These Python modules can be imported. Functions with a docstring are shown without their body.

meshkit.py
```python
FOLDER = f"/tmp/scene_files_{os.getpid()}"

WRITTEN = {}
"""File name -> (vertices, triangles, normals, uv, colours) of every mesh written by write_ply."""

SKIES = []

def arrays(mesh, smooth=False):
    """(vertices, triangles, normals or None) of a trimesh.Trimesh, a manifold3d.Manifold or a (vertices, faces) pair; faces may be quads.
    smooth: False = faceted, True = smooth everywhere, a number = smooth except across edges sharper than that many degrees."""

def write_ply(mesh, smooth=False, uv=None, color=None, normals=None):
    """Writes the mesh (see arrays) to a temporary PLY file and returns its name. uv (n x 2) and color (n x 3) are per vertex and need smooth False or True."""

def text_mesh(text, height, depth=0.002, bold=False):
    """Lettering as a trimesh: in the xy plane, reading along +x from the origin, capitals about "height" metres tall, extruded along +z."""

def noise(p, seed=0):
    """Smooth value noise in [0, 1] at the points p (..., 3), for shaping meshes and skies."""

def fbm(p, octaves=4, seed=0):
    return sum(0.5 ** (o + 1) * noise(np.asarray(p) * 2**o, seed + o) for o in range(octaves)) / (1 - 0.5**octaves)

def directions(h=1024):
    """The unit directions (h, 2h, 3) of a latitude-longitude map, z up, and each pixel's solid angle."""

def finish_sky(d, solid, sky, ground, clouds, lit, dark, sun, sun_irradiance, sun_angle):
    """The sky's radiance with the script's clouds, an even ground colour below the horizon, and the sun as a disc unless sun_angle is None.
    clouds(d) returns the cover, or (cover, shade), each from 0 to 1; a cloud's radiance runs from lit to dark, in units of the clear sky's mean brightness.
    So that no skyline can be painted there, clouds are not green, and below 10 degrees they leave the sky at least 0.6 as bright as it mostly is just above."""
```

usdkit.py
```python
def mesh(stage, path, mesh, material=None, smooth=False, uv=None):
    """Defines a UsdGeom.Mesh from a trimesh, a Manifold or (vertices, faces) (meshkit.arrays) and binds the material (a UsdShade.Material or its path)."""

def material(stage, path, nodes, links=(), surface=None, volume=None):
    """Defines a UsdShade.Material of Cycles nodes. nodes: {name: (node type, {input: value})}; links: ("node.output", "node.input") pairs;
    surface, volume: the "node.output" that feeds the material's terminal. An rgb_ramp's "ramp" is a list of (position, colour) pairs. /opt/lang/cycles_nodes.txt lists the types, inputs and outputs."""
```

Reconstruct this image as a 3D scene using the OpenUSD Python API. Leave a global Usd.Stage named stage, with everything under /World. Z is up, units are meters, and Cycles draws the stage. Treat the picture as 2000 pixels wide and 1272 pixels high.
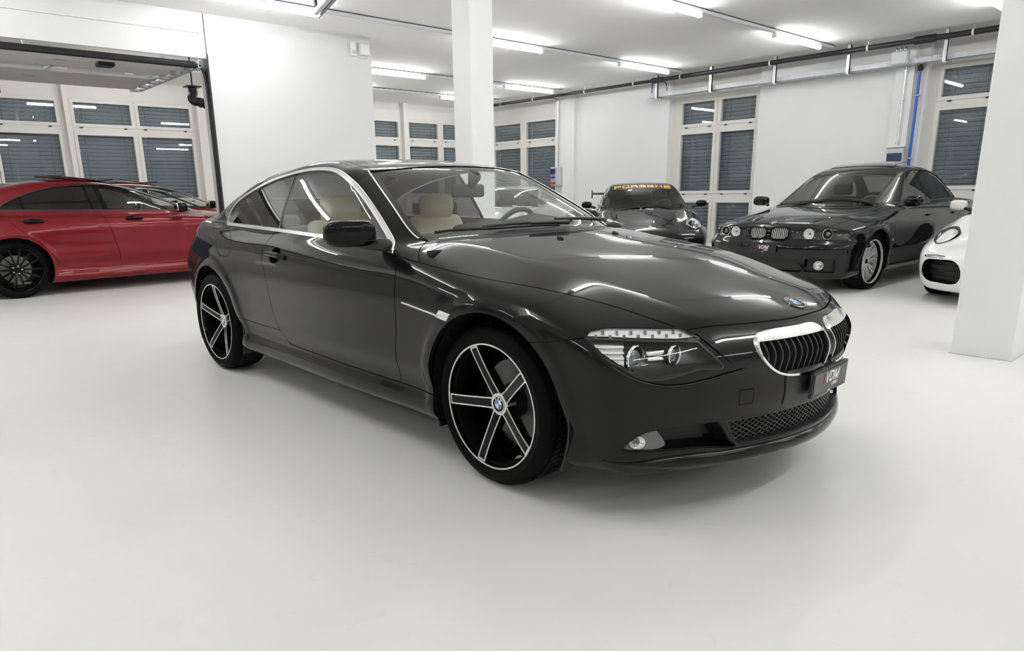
import math, random
import numpy as np, trimesh, manifold3d as m3, usdkit, meshkit
from manifold3d import Manifold, CrossSection, Mesh as MMesh
from scipy.interpolate import CubicSpline
from shapely.geometry import Polygon, LineString, Point, MultiPolygon, box as sbox
from shapely.ops import unary_union
from shapely import affinity
from pxr import Usd, UsdGeom, UsdShade, UsdLux, Gf, Sdf, Vt

stage = Usd.Stage.CreateInMemory()
UsdGeom.SetStageUpAxis(stage, "Z"); UsdGeom.SetStageMetersPerUnit(stage, 1.0)
UsdGeom.Xform.Define(stage, "/World"); UsdGeom.Scope.Define(stage, "/World/Looks")

# ------------------------------------------------------------------ camera
EXPOSURE = 0.0
cam = UsdGeom.Camera.Define(stage, "/World/camera")
CR, CU, CF, CC = (0.7498, -0.6615, -0.0162), (0.1729, 0.1722, 0.9698), (0.6387, 0.7299, -0.2446), (-2.6308, -2.0323, 1.1836)
cam.AddTransformOp().Set(Gf.Matrix4d(*CR, 0, *CU, 0, *[-c for c in CF], 0, *CC, 1))
cam.CreateHorizontalApertureAttr(36.0); cam.CreateFocalLengthAttr(36.0 * 1343.593 / 2000)
cam.CreateHorizontalApertureOffsetAttr(36.0 * 37.405 / 2000); cam.CreateVerticalApertureOffsetAttr(36.0 * 75.333 / 2000)
cam.CreateClippingRangeAttr((0.05, 200.0)); cam.CreateExposureAttr(EXPOSURE)

# ------------------------------------------------------------------ sky: night outside the windows
dome = UsdLux.DomeLight.Define(stage, "/World/night_sky"); dome.CreateIntensityAttr(0.02); dome.CreateColorAttr((0.5, 0.65, 1.0))
TUBE = 51.0          # radiance of the fluorescent tubes, the only lamps of the hall

# ------------------------------------------------------------------ helpers
_used = {}
def prim_path(name, parent):
    base = (str(parent.GetPath()) if parent is not None else "/World") + "/"
    n = _used.get(base + name, 0); _used[base + name] = n + 1
    return base + name + ("_%03d" % n if n else "")
def tag(o, label=None, category=None, group=None, kind=None):
    p = o.GetPrim() if hasattr(o, "GetPrim") else o
    for k, v in (("label", label), ("category", category), ("group", group), ("kind", kind)):
        if v: p.SetCustomDataByKey(k, v)
    return p
def thing(name, label=None, category=None, loc=(0, 0, 0), rz=0.0, group=None, kind=None, parent=None):
    x = UsdGeom.Xform.Define(stage, prim_path(name, parent))
    x.AddTranslateOp().Set(Gf.Vec3d(*loc)); x.AddRotateZOp().Set(float(rz))
    return tag(x, label, category, group, kind)
def raw(path, v, f, n, mat):
    m = UsdGeom.Mesh.Define(stage, path)
    m.CreatePointsAttr(Vt.Vec3fArray.FromNumpy(np.ascontiguousarray(v, np.float32)))
    m.CreateFaceVertexCountsAttr(Vt.IntArray.FromNumpy(np.full(len(f), 3, np.int32)))
    m.CreateFaceVertexIndicesAttr(Vt.IntArray.FromNumpy(np.ascontiguousarray(f, np.int32).ravel()))
    m.CreateSubdivisionSchemeAttr("none")
    if n is not None:
        m.CreateNormalsAttr(Vt.Vec3fArray.FromNumpy(np.ascontiguousarray(n, np.float32))); m.SetNormalsInterpolation("vertex")
    UsdShade.MaterialBindingAPI.Apply(m.GetPrim()).Bind(mat)
    return m
def part(name, mesh, mat, parent=None, smooth=30, label=None, **kw):
    """one Mesh prim. mesh: trimesh, Manifold, or (v, f, n) with given normals; a list is joined"""
    if isinstance(mesh, list):
        mesh = join(mesh)
    path = prim_path(name, parent)
    if isinstance(mesh, tuple) and len(mesh) == 3:
        m = raw(path, *mesh, mat)
    else:
        v, f, n = meshkit.arrays(mesh, smooth); m = raw(path, v, f, n, mat)
    return tag(m, label, **kw)
def totri(m):
    if isinstance(m, Manifold):
        q = m.to_mesh(); return trimesh.Trimesh(np.array(q.vert_properties[:, :3], float), np.array(q.tri_verts), process=False)
    return m
def join(ms): return trimesh.util.concatenate([totri(m) for m in ms])
def copy_thing(src, name, label, loc, rz=0.0, category=None, group=None):
    d = src.GetCustomData()
    r = thing(name, label, category or d.get("category"), loc, rz, group or d.get("group"))
    r.GetReferences().AddInternalReference(src.GetPath()); r.SetInstanceable(True)
    return r
def bx(x0, x1, y0, y1, z0, z1, bev=0.0):
    s = np.array([x1 - x0, y1 - y0, z1 - z0]); c = np.array([x1 + x0, y1 + y0, z1 + z0]) / 2
    if bev <= 0:
        return trimesh.creation.box(s, trimesh.transformations.translation_matrix(c))
    b = bev; pts = []
    for i in (-1, 1):
        for j in (-1, 1):
            for k in (-1, 1):
                h = s / 2 * (i, j, k)
                for ax in range(3):
                    q = h.copy(); o = [a for a in range(3) if a != ax]
                    for a in o: q[a] -= np.sign(q[a]) * b
                    pts.append(q + c)
    return Manifold.hull_points(np.array(pts))
def tube(points, r, sides=10, caps=True, up=None):
    p = np.asarray(points, float); t = np.gradient(p, axis=0); t /= np.linalg.norm(t, axis=1, keepdims=True)
    ref = np.array(up if up is not None else ([0, 0, 1.0] if abs(t[:, 2]).max() < .9 else [1.0, 0, 0]))
    a = np.cross(t, ref); a /= np.linalg.norm(a, axis=1, keepdims=True) + 1e-12; b = np.cross(t, a)
    ang = np.arange(sides) * 2 * np.pi / sides
    r = np.broadcast_to(r, (len(p),))
    v = (p[:, None] + r[:, None, None] * (np.cos(ang)[None, :, None] * a[:, None] + np.sin(ang)[None, :, None] * b[:, None])).reshape(-1, 3)
    f = []
    n = len(p)
    for i in range(n - 1):
        for j in range(sides):
            q = (i * sides + j, i * sides + (j + 1) % sides, (i + 1) * sides + (j + 1) % sides, (i + 1) * sides + j); f += [(q[0], q[2], q[1]), (q[0], q[3], q[2])]
    if caps:
        v = np.vstack([v, p[0], p[-1]])
        for j in range(sides): f += [(n * sides, j, (j + 1) % sides), (n * sides + 1, (n - 1) * sides + (j + 1) % sides, (n - 1) * sides + j)]
    return trimesh.Trimesh(v, f, process=False)
def lathe(profile, sides=64, axis="y"):
    """closed or open profile [(radius, along)], turned round the y axis"""
    p = np.asarray(profile, float); n = len(p); a = np.arange(sides) * 2 * np.pi / sides
    v = np.stack([p[:, 0][None] * np.cos(a)[:, None], np.broadcast_to(p[:, 1], (sides, n)), p[:, 0][None] * np.sin(a)[:, None]], -1).reshape(-1, 3)
    i, j = np.meshgrid(np.arange(sides), np.arange(n - 1), indexing="ij")
    q = np.stack([i * n + j, i * n + j + 1, (i + 1) % sides * n + j + 1, (i + 1) % sides * n + j], -1).reshape(-1, 4)
    t = trimesh.Trimesh(v, np.vstack([q[:, [0, 1, 2]], q[:, [0, 2, 3]]]), process=False)
    if axis == "z": t.apply_transform(trimesh.transformations.rotation_matrix(np.pi / 2, [1, 0, 0]))
    if axis == "x": t.apply_transform(trimesh.transformations.rotation_matrix(-np.pi / 2, [0, 0, 1]))
    return t
def hull_spheres(pr, seg=16):
    return Manifold.batch_hull([Manifold.sphere(r, seg).translate(list(map(float, c))) for c, r in pr])
def blob(c, size, r, seg=20, rot=0.0, tilt=0.0):
    """rounded box by the hull of eight spheres"""
    h = np.array(size) / 2 - r
    m = hull_spheres([((i * h[0], j * h[1], k * h[2]), r) for i in (-1, 1) for j in (-1, 1) for k in (-1, 1)], seg)
    return m.rotate([0, tilt, rot]).translate(list(map(float, c)))
def xf(m, loc=(0, 0, 0), rz=0.0, ry=0.0, rx=0.0):
    T = trimesh.transformations
    M = T.translation_matrix(loc) @ T.rotation_matrix(math.radians(rz), [0, 0, 1]) @ T.rotation_matrix(math.radians(ry), [0, 1, 0]) @ T.rotation_matrix(math.radians(rx), [1, 0, 0])
    t = totri(m).copy(); t.apply_transform(M); return t

# ------------------------------------------------------------------ materials
def mat(name, nodes, links=(), surface="p.BSDF"): return usdkit.material(stage, "/World/Looks/" + name, nodes, links, surface)
def plain(name, color, rough=0.5, metal=0.0, coat=0.0, spec=0.5, **kw):
    return mat(name, {"p": ("principled_bsdf", dict(base_color=color, roughness=rough, metallic=metal, coat_weight=coat, coat_roughness=0.03, specular_ior_level=spec, **kw))})
def mottled(name, c1, c2, scale, rough, bump=0.0, bscale=60.0, spec=0.5, detail=5.0):
    nodes = {"g": ("geometry", {}), "n": ("noise_texture", {"scale": scale, "detail": detail, "roughness": 0.6}),
             "r": ("rgb_ramp", {"ramp": [(0.3, c1), (0.7, c2)]}), "p": ("principled_bsdf", {"roughness": rough, "specular_ior_level": spec})}
    links = [("g.position", "n.vector"), ("n.fac", "r.fac"), ("r.color", "p.base_color")]
    if bump:
        nodes["b"] = ("noise_texture", {"scale": bscale, "detail": 4.0}); nodes["u"] = ("bump", {"strength": bump, "distance": 0.004})
        links += [("g.position", "b.vector"), ("b.fac", "u.height"), ("u.normal", "p.normal")]
    return mat(name, nodes, links)
def pane_mat(name, tint=(1, 1, 1), ior=1.5, rough=0.0):
    # the fresnel node inverts the index on back faces (a sheet has no inside): undo that with ior ** (1 - 2 * backfacing)
    return mat(name, {"ge": ("geometry", {}), "e": ("math", {"math_type": "multiply_add", "value2": -2.0, "value3": 1.0}), "io": ("math", {"math_type": "power", "value1": ior}),
                      "t": ("transparent_bsdf", {"color": tint}), "g": ("glossy_bsdf", {"color": (1, 1, 1), "roughness": rough}), "f": ("fresnel", {}), "m": ("mix_closure", {})},
               [("ge.backfacing", "e.value1"), ("e.value", "io.value2"), ("io.value", "f.IOR"), ("f.fac", "m.fac"), ("t.BSDF", "m.closure1"), ("g.BSDF", "m.closure2")], "m.closure")
def paint(name, color, flake=0.0, rough=0.35, metal=0.0, coat_ior=1.5, spec=0.03):
    nodes = {"p": ("principled_bsdf", dict(base_color=color, roughness=rough, metallic=metal, specular_ior_level=spec, coat_weight=1.0, coat_roughness=0.012, coat_ior=coat_ior))}
    return mat(name, nodes)
M = {}
M["wall"] = mottled("wall_paint", (0.79, 0.79, 0.785), (0.815, 0.815, 0.81), 0.7, 0.75, 0.15, 90)
M["partition"] = mottled("partition_paint", (0.70, 0.70, 0.695), (0.72, 0.72, 0.715), 0.7, 0.75, 0.15, 90)
M["ceiling"] = mottled("ceiling_paint", (0.90, 0.89, 0.865), (0.93, 0.92, 0.895), 0.5, 0.85, 0.2, 60)
M["column"] = mottled("column_paint", (0.85, 0.85, 0.845), (0.87, 0.87, 0.865), 0.9, 0.6, 0.1, 120)
M["white"] = plain("white_plastic", (0.82, 0.82, 0.81), 0.4)
M["rail"] = plain("rail_white", (0.72, 0.74, 0.76), 0.35)
M["frame"] = mottled("window_frame_beige", (0.735, 0.71, 0.66), (0.76, 0.735, 0.69), 3.0, 0.45)
M["niche"] = mottled("niche_beige", (0.74, 0.72, 0.68), (0.77, 0.75, 0.71), 1.0, 0.7)
M["slat"] = plain("blind_slat_grey", (0.42, 0.45, 0.46), 0.5)
M["pane"] = pane_mat("window_pane", (0.88, 0.90, 0.91), 1.42)
M["black"] = plain("black_plastic", (0.012, 0.012, 0.013), 0.45)
M["gloss_black"] = plain("gloss_black", (0.003, 0.003, 0.0034), 0.10, spec=0.22)
M["rubber"] = plain("rubber", (0.004, 0.004, 0.0042), 0.62, spec=.06)
M["seal"] = plain("seal_rubber", (0.008, 0.008, 0.012), 0.5)
M["pipe"] = plain("pipe_black", (0.018, 0.018, 0.022), 0.4)
M["galv"] = mottled("galvanised_steel", (0.52, 0.54, 0.57), (0.66, 0.68, 0.71), 25, 0.38)
M["zinc"] = plain("zinc_bright", (0.68, 0.69, 0.71), 0.28, 0.9)
M["chrome"] = plain("chrome", (0.88, 0.88, 0.88), 0.10, 1.0)
M["satin"] = plain("polished_aluminium", (0.92, 0.92, 0.91), 0.26, 0.85)
M["silver"] = plain("machined_silver", (0.80, 0.79, 0.76), 0.28, 0.85)
M["blue"] = plain("blue_plastic", (0.02, 0.11, 0.50), 0.4)
M["red"] = plain("red_plastic", (0.55, 0.03, 0.03), 0.4)
M["grey"] = plain("grey_plastic", (0.55, 0.56, 0.57), 0.45)
M["darkblue"] = plain("smoked_cover", (0.03, 0.05, 0.12), 0.15)
M["tube"] = mat("tube_light", {"e": ("emission", {"color": (0.985, 1.0, 1.0), "strength": TUBE})}, (), "e.emission")
# epoxy coated floor: warm light grey, cloudy, with faint scuffs and hairline scratches
M["floor"] = mat("epoxy_floor", {
    "g": ("geometry", {}), "n": ("noise_texture", {"scale": 0.55, "detail": 6.0, "roughness": 0.55}), "r": ("rgb_ramp", {"ramp": [(0.3, (0.775, 0.763, 0.73)), (0.7, (0.82, 0.81, 0.78))]}),
    "n2": ("noise_texture", {"scale": 7.0, "detail": 8.0, "roughness": 0.75, "distortion": 1.5}), "r2": ("rgb_ramp", {"ramp": [(0.25, (0.88, 0.88, 0.88)), (0.40, (1, 1, 1))]}),
    "mp": ("mapping", {"scale": (1.0, 9.0, 1.0), "rotation": (0, 0, 0.5)}), "n3": ("noise_texture", {"scale": 1.6, "detail": 9.0, "roughness": 0.8}), "r3": ("rgb_ramp", {"ramp": [(0.70, (1, 1, 1)), (0.78, (0.90, 0.90, 0.89))]}),
    "m1": ("mix_color", {"blend_type": "multiply", "fac": 0.6}), "m2": ("mix_color", {"blend_type": "multiply", "fac": 0.7}),
    "rr": ("rgb_ramp", {"ramp": [(0.3, (0.34, 0.34, 0.34)), (0.7, (0.46, 0.46, 0.46))]}), "bp": ("bump", {"strength": 0.06, "distance": 0.003}),
    "p": ("principled_bsdf", {"specular_ior_level": 0.35})},
    [("g.position", "n.vector"), ("g.position", "n2.vector"), ("g.position", "mp.vector"), ("mp.vector", "n3.vector"), ("n.fac", "r.fac"), ("n2.fac", "r2.fac"), ("n3.fac", "r3.fac"),
     ("r.color", "m1.a"), ("r2.color", "m1.b"), ("m1.result", "m2.a"), ("r3.color", "m2.b"), ("m2.result", "p.base_color"), ("n2.fac", "rr.fac"), ("rr.color", "p.roughness"), ("n2.fac", "bp.height"), ("bp.normal", "p.normal")])
# ------------------------------------------------------------------ the room
H = 3.5; XE, YN, XW, YS = 10.75, 14.15, -9.0, -9.0
def struct(name, mesh, m, **kw): return part(name, mesh, m, None, kind="structure", **kw)
struct("floor", bx(XW - .3, XE + .6, YS - .3, YN + .6, -0.2, 0), M["floor"], label="pale warm grey coated concrete floor with faint scuffs")
struct("ceiling", bx(XW - .3, XE + .6, YS - .3, YN + .6, H, H + 0.2), M["ceiling"], label="off-white flat concrete ceiling carrying the light rails")
struct("wall_left", bx(XW - .2, XW, YS, YN, 0, H), M["wall"], label="white wall left behind the camera")
struct("wall_front", bx(XW, XE, YS - .2, YS, 0, H), M["wall"], label="white wall behind the camera")
# right wall (x = XE) with three full-height window niches, back wall (y = YN) with four
NE = [(10.70, 13.40), (5.22, 7.30), (0.20, 2.30)]
NB = [(-4.15, -2.45 + .3), (-1.9, 0.53), (0.61, 3.07), (6.1, 8.50), (8.64, 10.75)]
ys = [YS] + [y for a in sorted(NE) for y in a] + [YN]
struct("wall_right", [bx(XE, XE + .5, ys[i], ys[i + 1], 0, H) for i in range(0, len(ys), 2)] + [bx(10.66, XE, 9.98, 10.37, 0, H), bx(10.66, XE, 2.48, 2.76, 0, H)], M["wall"], label="long white plastered wall with window niches and a shallow pilaster")
xs = [XW] + [x for a in NB for x in a] + [XE + .5]
struct("wall_back", [bx(xs[i], xs[i + 1], YN, YN + .5, 0, H) for i in range(0, len(xs), 2) if xs[i + 1] - xs[i] > .02], M["niche"], label="off-white back wall with a band of windows")
struct("wall_partition", [bx(1.075, 3.61, 7.86, 8.16, 0, H)], M["partition"], label="plain white partition wall beside the open gate")
def column(x0, x1, y0, y1, label):
    p = Polygon([(x0, y0), (x1, y0), (x1, y1), (x0, y1)]).buffer(-.015, join_style=2).buffer(.015, 4)
    return struct("column", trimesh.creation.extrude_polygon(p, H, engine="earcut"), M["column"], label=label)
column(2.995, 3.355, -0.945, -0.585, "square white concrete column at the right edge of the view")
column(3.0, 3.36, 4.71, 5.06, "square white concrete column standing behind the black coupe")
struct("trim", [bx(2.985, 3.365, -.955, -.575, 0, .004)], M["grey"], label="dark joint around the foot of the right column")

# windows: frame, panes, hinges; a venetian blind hangs outside each pane
PW = {}
def window(axis, plane, cols, rows, span, labels, blindlabels, individual=False):
    """axis 'x': on the right wall (runs along y); 'y': on the back wall (runs along x). cols/rows: glass spans."""
    n = _used.get("win", 0); _used["win"] = n + 1
    w = UsdGeom.Xform.Define(stage, "/World/window_%d" % (n + 1)).GetPrim(); tag(w, labels, None, None, "structure")
    def B(a0, a1, d0, d1, z0, z1, bev=0.0):
        return bx(plane + d0, plane + d1, a0, a1, z0, z1, bev) if axis == "x" else bx(a0, a1, plane + d0, plane + d1, z0, z1, bev)
    sheet = B(span[0], span[1], 0, 0.075, 0, 3.06)
    for c in cols:
        for r in rows:
            sheet = (sheet if isinstance(sheet, Manifold) else B(span[0], span[1], 0, 0.075, 0, 3.06, 1e-4)) - B(c[0], c[1], -.1, .2, r[0], r[1], 1e-5)
    part("frame", sheet, M["frame"], w, False)
    part("spandrel_panel", B(span[0], span[1], 0.012, 0.08, 3.06, H), M["niche"], w, False)
    for c in cols:
        for r in rows:
            o = B(c[0] - .065, c[1] + .065, -.014, .0, r[0] - .065, r[1] + .065, .004) - B(c[0], c[1], -.1, .2, r[0], r[1], 1e-5)
            part("sash", o, M["frame"], w, False)
            part("pane", B(c[0] - .005, c[1] + .005, .03, .036, r[0] - .005, r[1] + .005), M["pane"], w, False)
            for a in (c[0] + .09, c[1] - .13):
                part("hinge", B(a - .03, a + .03, -.026, -.0145, r[0] - .085, r[0] - .062, .004), M["black"], w)
    for ci, c in enumerate(cols):
        for ri, r in enumerate(rows):
            z0, z1 = r[0] - .06, r[1] + .06; L = (c[0] - .05, c[1] + .05)
            bl = thing("venetian_blind", blindlabels(ci, ri), "blind", (plane, (L[0] + L[1]) / 2, z0) if axis == "x" else ((L[0] + L[1]) / 2, plane, z0))
            hw = (L[1] - L[0]) / 2; k = int((z1 - z0) / .075); slats = []
            prof = [(-.034, 0.030), (-.012, .012), (.012, -.010), (.034, -.032), (.035, -.028), (.013, -.006), (-.011, .016), (-.033, .034)]
            for i in range(k):
                z = .05 + i * .075
                v = [(hw * s_, .13 + a_ * .55, z + b_ * .95) for s_ in (-1, 1) for a_, b_ in prof]
                f = [(q, (q + 1) % 8, 8 + (q + 1) % 8) for q in range(8)] + [(q, 8 + (q + 1) % 8, 8 + q) for q in range(8)]
                v = np.array(v) if axis == "y" else np.array([(b, a, c_) for a, b, c_ in v])
                slats.append(trimesh.Trimesh(v, f, process=False))
            if individual:
                for s_ in slats: part("slat", s_, M["slat"], bl, 40)
            else:
                part("slats", slats, M["slat"], bl, 40, kind="stuff")
            cords = [tube([(a, .118, 0), (a, .118, z1 - z0)], .003, 5) for a in (-hw + .2, hw - .2)]
            cords = cords if axis == "y" else [xf(t, rz=90) for t in cords]
            if axis == "x":
                cords = [tube([(.118, a, 0), (.118, a, z1 - z0)], .003, 5) for a in (-hw + .2, hw - .2)]
            for t in cords: part("cord", t, M["black"], bl)
ROWS = [(0.10, 0.86), (1.11, 2.29), (2.50, 2.93)]
ROWN = [(0.10, 0.88), (1.14, 2.40), (2.62, 3.02)]
rn = ["lowest", "middle", "top"]
window("x", 10.9, [(10.83, 11.90), (12.13, 13.2)], ROWS, (10.70, 13.40), "beige framed window in the far corner of the right wall",
       lambda c, r: "blind behind %s pane, %s column, right-wall window in the far corner" % (rn[r], ["right", "left"][c]))
window("x", 10.9, [(5.36, 6.125), (6.285, 7.06)], ROWS, (5.22, 7.30), "beige framed tall window between the two black cars at the back",
       lambda c, r: "blind behind %s pane, %s column, tall window under the cable tray" % (rn[r], ["right", "left"][c]))
window("x", 10.9, [(0.35, 1.2), (1.36, 2.11)], [(0.10, 0.88), (1.14, 2.35), (2.56, 2.99)], (0.20, 2.30), "beige framed window beside the right column above the black saloon",
       lambda c, r: "blind behind %s pane, %s column, window beside the right pillar" % (rn[r], ["hidden right", "left"][c]), True)
window("y", 14.3, [(-1.77, -.73), (-.62, .40)], ROWN, (-1.9, .53), "beige framed window at the left edge, seen through the open gate",
       lambda c, r: "blind behind %s pane, %s column, leftmost window in the gate" % (rn[r], ["left", "right"][c]))
window("y", 14.3, [(.72, 1.755), (1.91, 2.95)], ROWN, (.61, 3.07), "beige framed two-column window behind the red cars",
       lambda c, r: "blind behind %s pane, %s column, window above the two red cars" % (rn[r], ["left", "right"][c]))
window("y", 14.3, [(6.25, 7.24), (7.40, 8.40)], ROWN, (6.1, 8.50), "beige framed window just right of the white partition",
       lambda c, r: "blind behind %s pane, %s column, back window at the partition edge" % (rn[r], ["left", "right"][c]))
window("y", 14.3, [(8.755, 9.735), (9.92, 10.62)], ROWN, (8.64, 10.75), "beige framed window between the partition and the middle column",
       lambda c, r: "blind behind %s pane, %s column, back window left of middle column" % (rn[r], ["left", "right"][c]))

# light rails and tubes
RAILS = [(-6.2, "behind the camera"), (-2.9, "over the foreground floor"), (0.95, "ending behind the right column"), (3.65, "over the bonnet of the black coupe"), (6.68, "crossing above the middle column"), (10.0, "over the silver coupe"), (12.2, "close to the back windows")]
SPANS = {-6.2: [-7.1, -3.2, .7, 4.6, 8.2], -2.9: [-7.1, -1.25, .7, 4.6, 8.2, 2.65], .95: [-7.1, -3.2, .7, 4.3, 7.6], 3.65: [-7.1, -3.2, .7, 4.58, 8.15], 6.68: [-7.1, -3.3, .6, 4.64, 8.22], 10.0: [-7.1, -3.3, .6, 4.66, 8.36], 12.2: [-7.1, -3.3, .6, 4.66, 8.25]}
where = ["far left off-frame", "left", "middle left", "middle right", "far right", "in the middle"]
tube_proto = None
for ry, rl in RAILS:
    r = thing("light_rail", "white ceiling rail " + rl, "light rail", (0, ry, H))
    x1 = 10.19
    part("track", [bx(XW + .2, x1, -.032, .032, -.052, -.012, .004), bx(XW + .2, x1, -.020, .020, -.058, -.05)], M["rail"], r)
    part("shadow_gap", bx(XW + .2, x1, -.024, .024, -.012, 0), M["black"], r)
    for k, x in enumerate(SPANS[ry]):
        lab = "glowing tube on the rail " + rl + ", " + where[k]
        if tube_proto is None:
            t = tube_proto = thing("tube_light", lab, "tube light", (x, ry, H - .058), group="tube lights on the ceiling rails")
            c = Polygon([(.034 * math.cos(a), -.0315 + .030 * math.sin(a)) for a in np.linspace(0, 2 * math.pi, 13)[:-1]])
            d = trimesh.creation.extrude_polygon(c, 1.50, engine="earcut"); v = d.vertices.copy(); d.vertices = np.stack([v[:, 2] + .03, v[:, 0], v[:, 1]], -1)
            d.fix_normals()
            part("diffuser", d, M["tube"], t)
            part("end_cap", bx(0, .028, -.035, .035, -.062, -.001, .004), M["white"], t); part("end_cap", bx(1.532, 1.56, -.035, .035, -.062, -.001, .004), M["white"], t)
        else:
            copy_thing(tube_proto, "tube_light", lab, (x, ry, H - .058))

# plain night windows on the two walls behind the camera
def night_window(x0, x1, y0, y1, label):
    n = _used["win"]; _used["win"] = n + 1
    w = UsdGeom.Xform.Define(stage, "/World/window_%d" % (n + 1)).GetPrim(); tag(w, label, None, None, "structure")
    alongx = x1 - x0 > y1 - y0; a0, a1 = (x0, x1) if alongx else (y0, y1); m = (a0 + a1) / 2
    B = lambda p, q, z0, z1, d0, d1: bx(p, q, y0 + d0, y0 + d1, z0, z1) if alongx else bx(x0 + d0, x0 + d1, p, q, z0, z1)
    part("frame", [B(a0, a1, .80, .90, 0, .07), B(a0, a1, 3.05, 3.15, 0, .07)] + [B(p - .05, p + .05, .80, 3.15, 0, .07) for p in (a0 + .05, m, a1 - .05)], M["frame"], w, False)
    for p, q in ((a0 + .1, m - .05), (m + .05, a1 - .1)): part("pane", B(p, q, .90, 3.05, .02, .03), M["night_glass"], w, False)
M["night_glass"] = plain("night_glass", (0.26, 0.28, 0.29), 0.2, spec=.5)
for k in range(6):
    night_window(XW, XW + .07, -8.2 + k * 3.3, -5.6 + k * 3.3, "dark night window %s on the wall left of the camera" % ["one", "two", "three", "four", "five", "six"][k])
    night_window(-8.4 + k * 3.3, -5.8 + k * 3.3, YS, YS + .07, "dark night window %s on the wall behind the camera" % ["one", "two", "three", "four", "five", "six"][k])
# ------------------------------------------------------------------ car bodies: smooth implicit solids, meshed, then cut into panels
def spl(pts):
    p = np.array(sorted(pts), float); c = CubicSpline(p[:, 0], p[:, 1], bc_type="natural"); lo, hi = p[0, 0], p[-1, 0]; sl, sh = float(c(lo, 1)), float(c(hi, 1))
    return lambda x: c(np.clip(x, lo, hi)) + np.where(x > hi, (x - hi) * sh, 0) + np.where(x < lo, (x - lo) * sl, 0)
def smax(a, b, k):
    h = np.maximum(k - np.abs(a - b), 0) / k
    return np.maximum(a, b) + h * h * h * k / 6
def smin(a, b, k): return -smax(-a, -b, k)
def sstep(t): t = np.clip(t, 0, 1); return t * t * (3 - 2 * t)
def car_field(P):
    def f(x, s, z):
        s = np.abs(s)
        bl = sstep((x - P["bf"]) / .16) + sstep((P["br"] - x) / .15)
        W = P["Wp"](x) - P["D"](z) * (1 - bl) - P["Df"](z) * bl
        for xc, zc, a, r0, w, b in P["arch"]:
            r = np.hypot(x - xc, z - zc)
            W = W + a * (.5 - .5 * np.tanh((r - r0) / w)) * np.clip((z - .16) / .2, 0, 1) * np.clip((r - .25) / .1, 0, 1) + b * np.exp(-((r - .42) / .13) ** 2)
        side = (s - W) * .98
        top = P["Zc"](x) - P["crown"](x) * (s / .75) ** 2.2
        if "sc" in P:
            e = np.clip((x + .85) / .3, 0, 1) * np.clip((1.0 - x) / .3, 0, 1)
            top = top - e * P.get("screase", .16) * .012 * np.logaddexp(0, (s - P["sc"](x)) / .012)
        if "extra" in P: top = top + P["extra"](x, s)
        top = (z - top) * .97
        front = x - (P["x0"](z) + P.get("fn", 0) * np.exp(-(s / .22) ** 2) - P["fa"] * (s / .9) ** P["fp"])
        rear = (P["xr"](z) + P["ra"] * (s / .9) ** 3) - x
        b = smax(side, top, P.get("kt", .08)); b = smax(b, smax(front, rear, .02), P.get("kf", .10)); b = smax(b, P["zb"] - z, .05)
        zz = z - .95
        Wc = P["Wt"](x) - P["tum"] * zz - .25 * zz * np.abs(zz)
        xs = x + P.get("wsx", .45) * s * s * np.clip((x - P.get("xm", -1.75)) / .5, 0, 1) - .35 * s * s * np.clip((P.get("xn", -2.3) - x) / .5, 0, 1)
        roof = P["Zr"](xs) - P["rcrown"] * (s / .6) ** 2.4
        c = np.maximum(smax((s - Wc) * .9, (z - roof) * .88, P.get("kc", .09)), .80 - z)
        return smin(b, c, .035)
    return f
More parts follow.
